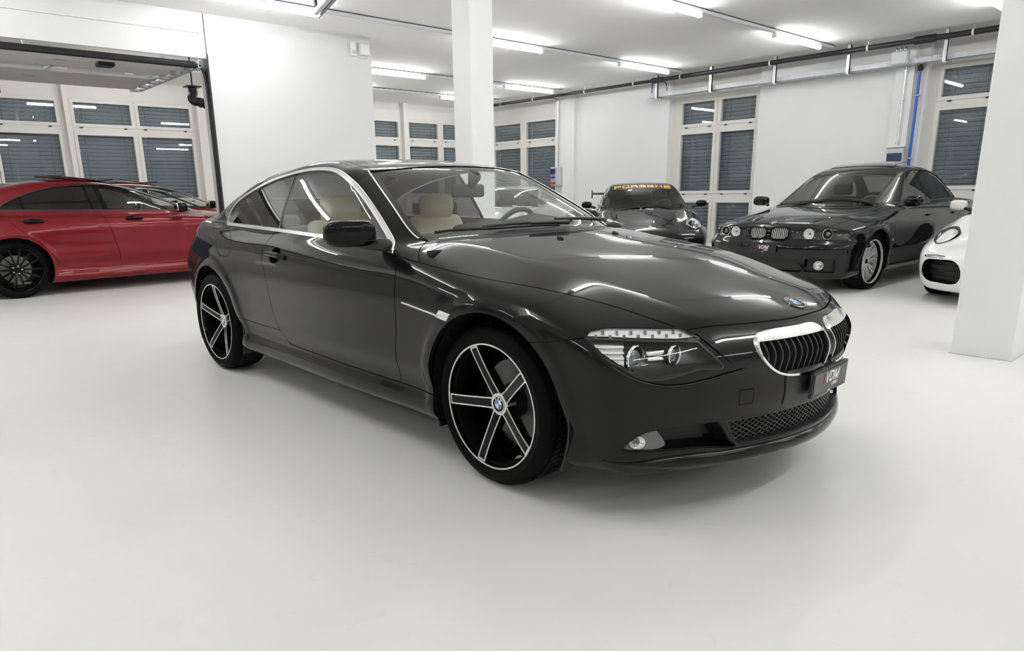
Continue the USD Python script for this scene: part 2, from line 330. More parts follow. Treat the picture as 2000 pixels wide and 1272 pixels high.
class Body:
    """a car body as a thin half shell (left half, y >= 0), cut with prisms; solids are mirrored when they are written"""
    def __init__(self, f, x1=.30, x2=-3.2, zs=.52, nf=48, nm=230, nr=34, nv=130):
        self.f = f
        th = np.linspace(-np.pi / 2, np.pi / 2, nv)
        U = [(x1, math.sin(t)) for t in np.linspace(np.pi / 2, 0, nf, endpoint=False)] + [(x, 0.) for x in np.linspace(x1, x2, nm)] + [(x2, -math.sin(t)) for t in np.linspace(0, np.pi / 2, nr + 1)[1:]]
        U = np.array(U); self.nu, self.nv = len(U), nv
        xo = np.broadcast_to(U[:, :1], (self.nu, nv)); k = U[:, 1:]; lat = np.sqrt(np.maximum(1 - k * k, 0))
        dx, ds, dz = k * np.cos(th), lat * np.cos(th), np.broadcast_to(np.sin(th), (self.nu, nv))
        ds = np.where(np.abs(ds) < 1e-9, 0, ds)
        lo, hi = np.zeros((self.nu, nv)), np.full((self.nu, nv), 1.6)
        for _ in range(9):
            m = (lo + hi) / 2; ins = f(xo + m * dx, m * ds, zs + m * dz) < 0; lo = np.where(ins, m, lo); hi = np.where(ins, hi, m)
        g = lambda m: f(xo + m * dx, m * ds, zs + m * dz)
        fl, fh = g(lo), g(hi)
        for _ in range(7):                                    # Illinois steps
            m = np.clip((lo * fh - hi * fl) / np.where(np.abs(fh - fl) < 1e-12, 1e-12, fh - fl), lo, hi); fm = g(m); ins = fm < 0
            fh = np.where(ins, fh * .5, fm); fl = np.where(ins, fm, fl * .5); lo = np.where(ins, m, lo); hi = np.where(ins, hi, m)
        m = np.where(np.abs(fl) < np.abs(fh), lo, hi)
        self.V = np.stack([xo + m * dx, m * ds, zs + m * dz], -1).reshape(-1, 3)
        h = 3e-4; x, s, z = self.V.T
        n = np.stack([f(x + h, s, z) - f(x - h, s, z), f(x, s + h, z) - f(x, s - h, z), f(x, s, z + h) - f(x, s, z - h)], -1)
        L = np.zeros((self.nu, nv), bool); L[0] = L[-1] = True; L[:, 0] = L[:, -1] = True; self.loop = L.ravel()
        n[self.loop, 1] = 0; self.V[self.loop, 1] = 0
        self.N = n / np.maximum(np.linalg.norm(n, axis=1, keepdims=True), 1e-9)
        i, j = np.meshgrid(np.arange(self.nu - 1), np.arange(nv - 1), indexing="ij"); w = lambda a, b: a * nv + b
        q = np.stack([w(i, j), w(i + 1, j), w(i + 1, j + 1), w(i, j + 1)], -1).reshape(-1, 4)
        F = np.vstack([q[:, [0, 1, 2]], q[:, [0, 2, 3]]])
        a, b, c = (self.V[F[:, k]] for k in range(3))
        if (np.einsum("ij,ij->i", np.cross(b - a, c - a), self.N[F[:, 0]])).sum() < 0: F = F[:, ::-1]
        self.F = F
        lp = [w(0, j) for j in range(nv)] + [w(i, nv - 1) for i in range(1, self.nu)] + [w(self.nu - 1, j) for j in range(nv - 2, -1, -1)] + [w(i, 0) for i in range(self.nu - 2, 0, -1)]
        self.lp = np.array(lp)
    def shell(self, o=0.0, t=.010):
        """solid between offsets o (outside, positive outwards) and o - t"""
        if not hasattr(self, "memo"): self.memo = {}
        if (o, t) not in self.memo: self.memo[o, t] = self._shell(o, t)
        return self.memo[o, t]
    def _shell(self, o, t):
        n = len(self.V); A = self.V + self.N * o; B = self.V + self.N * (o - t); B[~self.loop, 1] = np.maximum(B[~self.loop, 1], 1e-5); A[~self.loop, 1] = np.maximum(A[~self.loop, 1], 1e-5)
        V = np.vstack([A, B]); Np = np.vstack([self.N, -self.N]); tagc = np.r_[np.ones(n), -np.ones(n)]
        l0, l1 = self.lp, np.roll(self.lp, -1)
        rim = np.vstack([np.stack([l0, l1, l1 + n], 1), np.stack([l0, l1 + n, l0 + n], 1)])
        F = np.vstack([self.F, self.F[:, ::-1] + n, rim])
        key = np.round(V * 2e5).astype(np.int64); key[:, 0] = key[:, 0] * 4 + 0
        _, first, inv = np.unique(np.c_[key, tagc.astype(np.int64)], axis=0, return_index=True, return_inverse=True); inv = inv.ravel()
        F = inv[F]; F = F[(F[:, 0] != F[:, 1]) & (F[:, 1] != F[:, 2]) & (F[:, 0] != F[:, 2])]
        # rim orientation: match the outer boundary
        e = set(map(tuple, F[:len(self.F)][:, [0, 1]])) if False else None
        P = np.c_[V, Np, tagc][first]
        m = Manifold(MMesh(P.astype(np.float32), F.astype(np.uint32)))
        if m.status() != m3.Error.NoError or m.volume() < 0:
            k = len(F) - 0
            R = inv[rim[:, ::-1]]; R = R[(R[:, 0] != R[:, 1]) & (R[:, 1] != R[:, 2]) & (R[:, 0] != R[:, 2])]
            O = inv[np.vstack([self.F, self.F[:, ::-1] + n])]; O = O[(O[:, 0] != O[:, 1]) & (O[:, 1] != O[:, 2]) & (O[:, 0] != O[:, 2])]
            m = Manifold(MMesh(P.astype(np.float32), np.vstack([O, R]).astype(np.uint32)))
        if m.status() != m3.Error.NoError: print("shell:", m.status())
        return m
    def hit(self, kind, a, b, lo=None, hi=None, phi=0.0):
        """point and normal where a line along the projection direction, coming from outside, meets the surface"""
        t = np.linspace(1.6 if kind != "front" else 2.0, -.2 if kind != "front" else -4.5, 4000)
        if kind == "side": p = np.stack([np.full_like(t, a), t, np.full_like(t, b)], 1)
        elif kind == "top": p = np.stack([np.full_like(t, a), np.full_like(t, b), t], 1)
        else:
            c, s_ = math.cos(phi), math.sin(phi); p = np.stack([-a * s_ + t * c, a * c + t * s_, np.full_like(t, b)], 1)
        v = self.f(*p.T); i = int(np.argmax(v < 0)); k = v[i - 1] / (v[i - 1] - v[i]); q = p[i - 1] * (1 - k) + p[i] * k
        h = 3e-4; n = np.array([self.f(*(q + d)) - self.f(*(q - d)) for d in np.eye(3) * h]); return q, n / np.linalg.norm(n)
def prism(poly, kind, lo, hi, phi=0.0):
    out = []
    for g in (poly.geoms if hasattr(poly, "geoms") else [poly]):
        cs = CrossSection([np.array(g.exterior.coords)[:-1]] + [np.array(r.coords)[:-1] for r in g.interiors], m3.FillRule.EvenOdd)
        m = cs.extrude(hi - lo)
        c, s = math.cos(phi), math.sin(phi)
        A = {"side": [[1, 0, 0, 0], [0, 0, 1, lo], [0, 1, 0, 0]], "top": [[1, 0, 0, 0], [0, 1, 0, 0], [0, 0, 1, lo]], "front": [[-s, 0, c, lo * c], [c, 0, s, lo * s], [0, 1, 0, 0]]}[kind]
        out.append(m.transform(np.array(A, float)))
    return out[0] if len(out) == 1 else Manifold.batch_boolean(out, m3.OpType.Add)
def union(ms): return Manifold.batch_boolean([m for m in ms], m3.OpType.Add)
def smooth_line(pts, n=10, closed=False):
    p = np.array(pts, float)
    if closed: p = np.vstack([p, p[:1]])
    d = np.r_[0, np.cumsum(np.linalg.norm(np.diff(p, axis=0), axis=1))]
    c = CubicSpline(d, p, bc_type="periodic" if closed else "natural"); return c(np.linspace(0, d[-1], n * (len(pts)) + 1))
def slot(pts, w=.0022, n=8): return LineString(smooth_line(pts, n) if len(pts) > 2 else pts).buffer(w, cap_style=3)
def arrays_of(m, keep=None, mirror=False):
    """(v, f, n) of a cut shell: given normals on the shell, flat ones on the cuts; keep=+1 keeps the outer sheet alone; faces on the plane y = 0 are dropped"""
    q = m.to_mesh(); P = np.array(q.vert_properties, float); F = np.array(q.tri_verts, int)
    if P.shape[1] < 7: P = np.c_[P[:, :3], np.zeros((len(P), 4))]
    v = P[:, :3]; n = P[:, 3:6]; tg = P[:, 6]; L = np.linalg.norm(n, axis=1)
    F = F[np.abs(v[F][:, :, 1]).max(1) > 2e-5]
    fl = (L[F] < .5).any(1)
    mixed = (tg[F].max(1) > .5) & (tg[F].min(1) < -.5); fl |= mixed
    if keep: F = F[(~fl) & (tg[F] * keep > .5).all(1)]; fl = np.zeros(len(F), bool)
    S, Fl = F[~fl], F[fl]
    c = np.cross(v[Fl[:, 1]] - v[Fl[:, 0]], v[Fl[:, 2]] - v[Fl[:, 0]]); c /= np.maximum(np.linalg.norm(c, axis=1, keepdims=True), 1e-12)
    V = np.vstack([v, v[Fl].reshape(-1, 3)]); N = np.vstack([n / np.maximum(L[:, None], 1e-9), np.repeat(c, 3, 0)]); FF = np.vstack([S, len(v) + np.arange(3 * len(Fl)).reshape(-1, 3)])
    used, inv = np.unique(FF, return_inverse=True); V, N, FF = V[used], N[used], inv.reshape(-1, 3)
    if mirror: V = V * [1, -1, 1]; N = N * [1, -1, 1]; FF = FF[:, ::-1]
    return V, FF, N
def both(m, keep=None):
    a, b = arrays_of(m, keep), arrays_of(m, keep, True); return np.vstack([a[0], b[0]]), np.vstack([a[1], b[1] + len(a[0])]), np.vstack([a[2], b[2]])
def pick(comps, p):
    """the component with a vertex nearest to the point"""
    return min(comps, key=lambda c: np.linalg.norm(c.to_mesh().vert_properties[:, :3] - np.array(p), axis=1).min())
def mir(m): return totri(m.mirror([0, 1, 0])) if isinstance(m, Manifold) else _mt(m)
def _mt(t):
    t = t.copy(); t.vertices = t.vertices * [1, -1, 1]; t.invert(); return t
def frame_at(p, n, up=(0, 0, 1)):
    """matrix whose z axis is the outward normal n, x axis to the right as seen from outside, y up"""
    z = np.array(n) / np.linalg.norm(n); x = np.cross(up, z); x /= np.linalg.norm(x); y = np.cross(z, x)
    A = np.eye(4); A[:3, :3] = np.stack([x, y, z], 1); A[:3, 3] = p; return A
def put(m, A): t = totri(m).copy(); t.apply_transform(A); return t
def extrude(poly, h, z0=0.0):
    t = [trimesh.creation.extrude_polygon(g, h, engine="earcut") for g in (poly.geoms if hasattr(poly, "geoms") else [poly])]
    t = trimesh.util.concatenate(t); t.apply_translation([0, 0, z0]); return t
def ring_mesh(r0, r1, h, n=32): return extrude(Point(0, 0).buffer(r1, n // 4).difference(Point(0, 0).buffer(r0, n // 4)), h)
def disc(r, h, n=32): return extrude(Point(0, 0).buffer(r, n // 4), h)
def emblem(parent, A, r, mats, ellipse=1.0):
    """round enamel badge in quarters of blue and white, black ring with three letters, silver rims"""
    S = np.diag([1, ellipse, 1, 1.0]); A = A @ S
    base = part("emblem", put(disc(r, .004, 40), A), mats["gloss_black"], parent)
    part("rim", put(join([ring_mesh(r * .93, r * 1.02, .0055), ring_mesh(r * .56, r * .61, .0052)]), A), mats["chrome"], base)
    for q in range(4):
        w = Polygon([(0, 0)] + [(r * .56 * math.cos(a), r * .56 * math.sin(a)) for a in np.linspace(q * math.pi / 2, (q + 1) * math.pi / 2, 10)])
        part("quarter", put(extrude(w, .0046), A), mats["badge_blue"] if q % 2 == 1 else mats["badge_white"], base)
    for ch, ang in (("B", 128), ("M", 90), ("W", 52)):
        t = meshkit.text_mesh(ch, r * .26, .001, True); t.apply_translation([-(t.bounds[0][0] + t.bounds[1][0]) / 2, 0, 0])
        T = np.eye(4); a = math.radians(ang); T[:3, :3] = [[math.sin(a), math.cos(a), 0], [-math.cos(a), math.sin(a), 0], [0, 0, 1]]
        T[:3, 3] = [r * .65 * math.cos(a), r * .65 * math.sin(a), .0042]
        part("letter", put(t, A @ T), mats["badge_white"], base)
    return base
M["badge_blue"] = plain("badge_blue", (0.03, 0.22, 0.62), 0.15, coat=.8); M["badge_white"] = plain("badge_white", (0.8, 0.81, 0.82), 0.2, coat=.8)
M["tread"] = plain("tyre_tread", (0.008, 0.008, 0.0085), 0.7, spec=.25)
M["disc"] = plain("brake_disc", (0.20, 0.20, 0.20), 0.5, 0.8)
M["plate_black"] = plain("plate_black", (0.014, 0.014, 0.015), 0.30)
M["print_white"] = plain("print_white", (0.80, 0.80, 0.80), 0.4); M["print_red"] = plain("print_red", (0.55, 0.05, 0.04), 0.4)
M["glass_clear"] = pane_mat("car_glass_clear", (0.93, 0.97, 0.94), 1.50); M["glass_tint"] = pane_mat("car_glass_tinted", (0.16, 0.16, 0.17), 1.55)
M["glass_dark"] = pane_mat("car_glass_dark", (0.05, 0.05, 0.055), 1.55)
M["glass_ws"] = pane_mat("windscreen_glass", (0.93, 0.93, 0.90), 1.52); M["glass_band"] = pane_mat("windscreen_shade_band", (0.55, 0.72, 0.76), 1.05)
M["lens"] = pane_mat("lamp_lens", (0.97, 0.975, 0.98), 1.38)
M["reflector"] = plain("lamp_reflector", (0.86, 0.87, 0.88), 0.16, 0.95); M["lamp_white"] = plain("lamp_white", (0.92, 0.93, 0.93), 0.35)
M["lamp_grey"] = plain("lamp_housing_grey", (0.035, 0.035, 0.037), 0.35); M["led"] = plain("led_chip", (0.16, 0.15, 0.13), 0.3)
M["ball"] = plain("projector_glass", (0.10, 0.11, 0.12), 0.03, coat=1.0, spec=1.0)
M["beige"] = plain("beige_leather", (0.74, 0.66, 0.53), 0.5); M["beige_dark"] = plain("beige_lining", (0.66, 0.61, 0.51), 0.8)
M["dash"] = plain("dashboard_black", (0.05, 0.048, 0.045), 0.65); M["interior_dark"] = plain("interior_dark", (0.02, 0.02, 0.021), 0.7)
def plate(parent, A, w=.30, h=.08, holder=True):
    """number plate: black board with white and red dealer lettering, in a black carrier"""
    def rr(w_, h_, r): return sbox(-w_ / 2 + r, -h_ / 2 + r, w_ / 2 - r, h_ / 2 - r).buffer(r, 4)
    b = part("licence_plate", put(extrude(rr(w + .018, h + .022, .006), .012), A), M["black"], parent, label="black dealer plate with white and red lettering")
    part("board", put(extrude(rr(w, h, .004), .003, .0115), A), M["plate_black"], b)
    sh = np.array([[1, .28, 0, 0], [0, 1, 0, 0], [0, 0, 1, 0], [0, 0, 0, 1.0]])
    def word(s, hh, x, y, m_):
        t = meshkit.text_mesh(s, hh, .0012, True); part("lettering", put(t, A @ trimesh.transformations.translation_matrix([x, y, .0143]) @ sh), m_, b)
        return t.bounds[1][0]
    L = word("VDM", .040, -.058, -.008, M["print_white"])
    red = Polygon([(-.066, -.008), (-.060, -.008), (-.052, .032), (-.058, .032)]); part("red_bar", put(extrude(red, .0012, .0143), A), M["print_red"], b)
    word("CARS", .013, .010, -.028, M["print_white"]); part("red_bar", put(extrude(sbox(.057, -.028, .070, -.015), .0012, .0143), A), M["print_red"], b)
    t = meshkit.text_mesh("VDM", .008, .001, True); part("lettering", put(t, A @ trimesh.transformations.translation_matrix([-.012, -h / 2 - .0095, .0118])), M["print_white"], b)
    return b
def tyre_mesh(R, r, w, hump=.010):
    """lathed tyre, round y, outer face at y = -w/2"""
    p = []
    b = w / 2
    pr = [(r - .006, -b + .028), (r, -b + .010), (r + .012, -b + .003), (r + (R - r) * .45, -b - .004), (R - .030, -b + .004), (R - .014, -b + .014), (R - .005, -b + .028), (R - .001, -b + .055), (R, 0)]
    prof = pr + [(a, -c) for a, c in pr[-2::-1]] + [(r - .02, b - .03), (r - .02, -b + .03), pr[0]]
    return lathe(prof, 96)
def tread_mesh(R, w, n=64, depth=.007):
    """blocks of the tread standing on the tyre"""
    out = []; b = w / 2
    rows = [(-b + .018, -b + .052, .10), (-b + .058, -b + .090, .35), (-b + .096, -b + .124, -.2), (b - .124 if w > .25 else 0.01, b - .096, .3), (b - .090, b - .058, -.35), (b - .052, b - .018, -.10)]
    for y0, y1, sk in rows:
        for i in range(n):
            a0 = 2 * math.pi * (i + sk) / n; a1 = a0 + 2 * math.pi / n * .72
            r0 = R - .016; e = lambda y: R + .0015 - (.016 if abs(y) > b - .03 else (.004 if abs(y) > b - .055 else 0))
            v = []
            for a_, da in ((a0, 0), (a1, 0)):
                for y in (y0, y1):
                    aa = a_ + sk * .12 * (1 if y == y1 else 0)
                    for rr in (r0, e(y)): v.append((rr * math.cos(aa), y, rr * math.sin(aa)))
            out.append(v)
    f = np.array([(0, 1, 3), (0, 3, 2), (4, 6, 7), (4, 7, 5), (0, 4, 5), (0, 5, 1), (2, 3, 7), (2, 7, 6), (1, 5, 7), (1, 7, 3), (0, 2, 6), (0, 6, 4)])
    V = np.array(out).reshape(-1, 3); F = (f[None] + 8 * np.arange(len(out))[:, None, None]).reshape(-1, 3)
    t = trimesh.Trimesh(V, F, process=False)
    return t

def squircle(c, half, R=np.eye(3), e=.45, n=36):
    """superellipsoid: a rounded box without flat facets"""
    u, v = np.meshgrid(np.linspace(-np.pi / 2, np.pi / 2, n // 2 + 1), np.linspace(-np.pi, np.pi, n, endpoint=False), indexing="ij")
    p = lambda x: np.sign(x) * np.abs(x) ** e
    P = np.stack([p(np.cos(u)) * p(np.cos(v)), p(np.cos(u)) * p(np.sin(v)), p(np.sin(u))], -1).reshape(-1, 3) * half
    i, j = np.meshgrid(np.arange(n // 2), np.arange(n), indexing="ij"); w = lambda a, b: a * n + b % n
    q = np.stack([w(i, j), w(i, j + 1), w(i + 1, j + 1), w(i + 1, j)], -1).reshape(-1, 4)
    t = trimesh.Trimesh(P @ np.asarray(R).T + c, np.vstack([q[:, [0, 1, 2]], q[:, [0, 2, 3]]]), process=False)
    if np.linalg.det(R) < 0: t.invert()
    t.merge_vertices(); t.update_faces(t.nondegenerate_faces()); return t
def tilt_panel(arr, hinge, deg):
    """turns a panel round a crosswise hinge (x, z), its rear edge rising"""
    v, f, n = arr; a = math.radians(deg); R = np.array([[math.cos(a), 0, math.sin(a)], [0, 1, 0], [-math.sin(a), 0, math.cos(a)]]); o = np.array([hinge[0], 0, hinge[1]])
    return (v - o) @ R.T + o, f, n @ R.T
# ------------------------------------------------------------------ fittings of the hall
def elbow(pts, r, sides=12): return tube(smooth_line(pts, 6), r, sides)
# black pipe below the ceiling along the right wall
p = thing("water_pipe", "long black pipe running under the ceiling along the right wall", "pipe", (10.27, 6, 3.385))
part("pipe", tube([(0, 7.4, .0), (0, 1.2, 0)], .034, 14), M["pipe"], p); part("pipe", tube([(0, 1.24, 0), (0, -8.0, 0)], .042, 14), M["pipe"], p)
part("coupling", [tube([(0, 1.15, 0), (0, 1.42, 0)], .056, 14), tube([(0, -3.9, 0), (0, -3.6, 0)], .060, 14), tube([(0, 5.0, 0), (0, 5.25, 0)], .05, 14)][0], M["pipe"], p)
part("coupling", tube([(0, -3.9, 0), (0, -3.6, 0)], .060, 14), M["pipe"], p)
part("elbow", elbow([(0, 7.1, 0), (0, 7.35, 0), (0.0, 7.42, -.08), (0, 7.42, -.35)], .045), M["pipe"], p)
for y in (6.2, 5.0, 3.3, 1.9, .72, -1.2, -2.9, -4.4):
    b = part("clamp", lathe([(.044, -.014), (.049, -.014), (.049, .014), (.044, .014), (.044, -.014)], 20).apply_translation([0, y, 0]), M["white"], p); part("clamp_rod", tube([(0, y, .045), (0, y, .114)], .006, 6), M["zinc"], b)
p2 = thing("conduit_pipe", "thin grey service pipe behind the black ceiling pipe", "pipe", (10.62, 6, 3.455)); part("pipe", tube([(0, 7.0, 0), (0, -8, 0)], .022, 8), M["galv"], p2)
# cable tray with hangers
t = thing("cable_tray", "galvanised perforated cable tray hanging below the black pipe", "cable tray", (10.5, 7.62, 3.07))
L = 9.0
for nm, x0, x1, z0, z1 in (("tray_floor", -.10, .10, 0, .004), ("tray_side", -.104, -.10, 0, .075), ("tray_side", .10, .104, 0, .075)):
    if nm == "tray_floor":
        hs = unary_union([sbox(-y - .03, x - .006, -y + .03, x + .006) for y in np.arange(.06, 6.6, .12) for x in (-.05, 0, .05)])
        m = extrude(sbox(-L, x0, 0, x1).difference(hs), z1); v = m.vertices.copy(); m.vertices = np.stack([v[:, 1], v[:, 0], v[:, 2]], 1); m.invert()
        part(nm, m, M["galv"], t, False)
    else:
        hs = unary_union([sbox(-y - .028, .050, -y + .028, .058) for y in np.arange(.06, 6.6, .10)] + [sbox(-y - .012, .018, -y + .012, .026) for y in np.arange(.06, 6.6, .10)])
        m = extrude(sbox(-L, z0, 0, z1).difference(hs), .004); v = m.vertices.copy(); m.vertices = np.stack([v[:, 2] + x0, v[:, 0], v[:, 1]], 1)
        part(nm, m, M["galv"], t, False)
for k, y in enumerate((-.26, -1.55, -2.88, -4.19, -5.65, -7.0)):
    part("hanger", [bx(-.16, -.125, y - .025, y + .025, -.035, .43), bx(-.168, -.125, y - .025, y - .02, -.035, .43), bx(-.168, -.125, y + .02, y + .025, -.035, .43)], M["zinc"], t, False)
    part("bracket_arm", Manifold.hull_points(np.array([(-.13, y + d, z) for d in (-.022, .022) for z in (-.006, -.05)] + [(.15, y + d, z) for d in (-.018, .018) for z in (-.006, -.024)])), M["zinc"], t, False)
cb = thing("cable", "two dark cables dropping from the ceiling pipe to the tray end", "cable", (10.42, 7.2, 3.15))
part("cable_blue", tube([(0, .33, .02), (0, .33, .22)], .014, 8), M["blue"], cb); part("cable_loop", elbow([(0, -.05, .02), (0.0, -.03, .16), (0, .0, .20), (0, .04, .235)], .010, 8), M["black"], cb)
cc = thing("cable", "bundle of cables lying in the tray", "cable", (10.5, 3, 3.08))
for k in range(4): part("strand", tube([(-.05 + .03 * k + .01 * math.sin(j * 1.7 + k), 3.9 - j * .8, .008 + .006 * (k % 2)) for j in range(12)], .007, 6), M["grey"] if k % 2 else M["black"], cc)
# junction box and its cables, conduit, distribution box, blue air line
j = thing("junction_box", "light grey junction box with cable glands fixed to the pilaster by the tray", "junction box", (10.37, 2.61, 3.17))
part("box", bx(-.055, .015, -.13, .13, -.105, .105, .012), M["grey"], j); part("lid", bx(-.068, -.053, -.115, .115, -.09, .09, .008), M["grey"], j)
for k in (-.06, 0, .06):
    g = part("cable_gland", tube([(-.02, k, .10), (-.02, k, .135)], .018, 10), M["grey"], j); part("gland_cable", elbow([(-.02, k, .125), (-.012, k * 1.1, .145), (.0, k * 1.3, .158)], .009, 8), M["black"], g)
cd = thing("conduit", "bright metal conduit running down the pilaster from the junction box to the distribution box", "conduit", (10.63, 2.60, 1.80))
part("tube", tube([(0, 0, .0), (0, 0, 1.29)], .014, 10), M["zinc"], cd)
for z in (.06, .75, 1.2): part("saddle", bx(-.02, .028, -.03, .03, z - .01, z + .01, .003), M["zinc"], cd)
db_ = thing("distribution_box", "grey distribution box with a smoked blue cover under the metal conduit", "distribution box", (10.66, 2.59, 1.55))
part("box", bx(-.12, 0, -.135, .135, -.20, .23, .012), M["grey"], db_); part("cover", bx(-.145, -.118, -.115, .115, -.02, .14, .010), M["darkblue"], db_); part("top_edge", bx(-.14, 0, -.14, .14, .23, .25, .004), M["white"], db_)
for k in range(3): part("socket", put(lathe([(0, .0), (.034, .0), (.030, .035), (0, .035)], 20, "z"), frame_at((10.54 - 10.66, -.075 + .075 * k, -.12), (-1, 0, -.2))), M["blue"] if k < 2 else M["red"], db_)
ah = thing("air_line", "bright blue compressed air line running down the wall beside the window", "air line", (10.685, 2.40, 0))
part("hose", tube([(0, 0, .35), (0, 0, 3.05)], .021, 12), M["blue"], ah); part("valve", bx(-.03, .03, -.035, .035, 2.98, 3.06, .008), M["black"], ah); part("connector", elbow([(0, 0, 3.05), (0, .0, 3.12), (-.02, .01, 3.16)], .018, 10), M["pipe"], ah)
for z in (.6, 1.6, 2.6): part("clip", bx(-.028, .06, -.028, .028, z - .012, z + .012, .004), M["grey"], ah)
# socket panel and conduit at the far pilaster
sp_ = thing("socket_panel", "grey power panel with red and blue sockets on the far pilaster", "power panel", (10.745, 10.57, 1.50))
part("box", bx(-.14, -.0, -.19, .16, -.22, .24, .012), M["grey"], sp_); part("cover", bx(-.16, -.138, -.02, .15, .06, .20, .008), M["darkblue"], sp_)
for k, (y, z, c_) in enumerate(((.10, -.005, "red"), (.02, 0, "blue"), (-.0 + .06, 0, "blue"), (.12, -.15, "red"), (.01, -.15, "red"))):
    part("socket", put(lathe([(0, 0), (.036, 0), (.032, .05), (0, .05)], 18, "z"), frame_at((-.14, y, z), (-1, 0, -.3))), M[c_], sp_)
cd2 = thing("conduit", "white conduit running down the far pilaster to the power panel", "conduit", (10.72, 10.57, 1.75)); part("tube", tube([(0, 0, 0), (0, 0, 1.62)], .016, 10), M["zinc"], cd2)
part("cable", elbow([(-.0, 0, 1.60), (-.05, .08, 1.64), (-.14, .25, 1.655)], .008, 6), M["black"], cd2)
# partition: alarm boxes
ab = thing("motion_detector", "small white detector high on the partition, left of the pair", "detector", (3.285, 7.86, 3.31)); part("case", bx(-.045, .045, -.05, 0, -.105, .105, .012), M["white"], ab); part("lens", bx(-.03, .03, -.056, -.049, -.075, -.02, .006), M["grey"], ab)
ab = thing("siren_box", "square white alarm box high on the partition, right of the pair", "alarm box", (3.47, 7.86, 3.32)); part("case", bx(-.085, .085, -.06, 0, -.085, .085, .012), M["white"], ab); part("cover", bx(-.07, .07, -.068, -.059, -.07, .07, .008), M["white"], ab); part("cable", elbow([(-.12, -.006, -.105), (-.06, -.006, -.125), (.05, -.006, -.12), (.09, -.006, -.08)], .004, 6), M["grey"], ab)
# gate: fascia over the opening, raised sectional door, tracks
fa = struct("trim", [bx(XW, 1.05, 7.84, 7.90, 3.248, 3.498), bx(XW, 1.05, 7.84, 7.90, 2.945, 3.244)], M["white"], label="white panelled fascia above the gate opening")
struct("trim", [bx(1.052, 1.073, 7.84, 7.98, 0, 3.0)], M["seal"], label="black rubber seal down the gate jamb")
gd = thing("sectional_gate", "raised white sectional gate hanging horizontally above the red car", "gate", (0, 8.0, 2.87))
part("bottom_seal", tube([(-7.5, -.04, .0), (.93, -.04, 0)], .042, 10), M["seal"], gd)
part("seal_corner", elbow([(.93, -.04, 0), (1.0, -.045, -.02), (1.045, -.05, -.14), (1.06, -.05, -.45)], .020, 8), M["seal"], gd)
for k in range(5):
    y0 = .02 + k * .52
    if k == 2:
        part("glazed_section", [bx(-7.5, .90, y0, y0 + .05, 0, .045), bx(-7.5, .90, y0 + .46, y0 + .51, 0, .045)] + [bx(x, x + .05, y0, y0 + .51, 0, .045) for x in np.arange(-7.5, 1, 1.39)], M["white"], gd, False)
        part("section_pane", bx(-7.5, .88, y0 + .05, y0 + .46, .018, .026), M["lens"], gd)
    else: part("section", bx(-7.5, .90, y0, y0 + .51, 0, .045, .004), M["wall"] if k != 4 else M["white"], gd, False)
part("end_rail", bx(-7.5, .93, 2.60, 2.66, -.015, .05), M["white"], gd, False)
part("track", [bx(.955, .96, -.1, 2.70, -.03, .05), bx(.955, 1.0, -.1, 2.70, -.035, -.03), bx(.955, 1.0, -.1, 2.70, .05, .055)], M["zinc"], gd, False)
for k in range(6):
    y = .12 + k * .50; h = part("roller_bracket", bx(.82, .94, y - .055, y + .055, -.05, -.002, .004), M["zinc"], gd); part("roller", tube([(.90, y, -.005), (.965, y, -.005)], .022, 10), M["zinc"], h)
part("lock_box", bx(-.13, .06, .36, .56, -.05, -.002, .01), M["black"], gd); part("hinge", bx(-.60, -.46, .50, .55, -.012, -.002), M["galv"], gd); part("hinge", bx(-.72, -.58, 1.02, 1.06, -.012, -.002), M["galv"], gd); part("hinge", bx(-.72, -.58, 2.06, 2.10, -.012, -.002), M["galv"], gd)
for x in (-.95, .62): part("hanger", [bx(x, x + .04, .25, .29, .045, .62), bx(x - .06, x + .10, .25, .29, .60, .63)], M["zinc"], gd, False)
part("red_tag", bx(-1.10, -.93, 2.62, 2.66, -.20, -.02, .004), M["red"], gd)
dp = thing("drain_pipe", "black drain pipe with a siphon bend under the bay ceiling beside the gate track", "pipe", (1.42, 9.5, 2.74))
part("flange", bx(-.13, .09, -.10, .10, .06, .08, .004), M["pipe"], dp); part("pipe", elbow([(-.02, 0, .06), (-.02, 0, -.04), (-.05, -.02, -.09), (-.03, -.04, -.14), (.04, -.06, -.15), (.12, -.08, -.18), (.20, -.1, -.26), (.24, -.1, -.50), (.24, -.1, -1.2)], .066, 14), M["pipe"], dp); part("collar", tube([(.05, -.062, -.152), (.09, -.072, -.165)], .078, 14), M["pipe"], dp); part("hanger_strut", bx(-.03, -.01, -.01, .01, .08, .74), M["pipe"], dp)
# gate track end and opener rail hanging from the ceiling near the camera side of the fascia
cr = thing("door_opener_rail", "dark steel opener rail hanging from the ceiling in front of the white partition", "rail", (1.86, 6.25, 3.34))
part("profile", xf(bx(-.03, .03, -1.6, .06, -.03, .03, .004), rz=-16), M["galv"], cr); part("channel", xf(bx(.035, .055, -1.6, .10, -.055, -.02, .003), rz=-16), M["pipe"], cr); part("motor_box", xf(bx(-.10, .12, -1.5, -.55, .03, .155, .02), rz=-16), M["galv"], cr); part("bracket", bx(-.08, -.05, -.12, -.08, .03, .155), M["pipe"], cr)
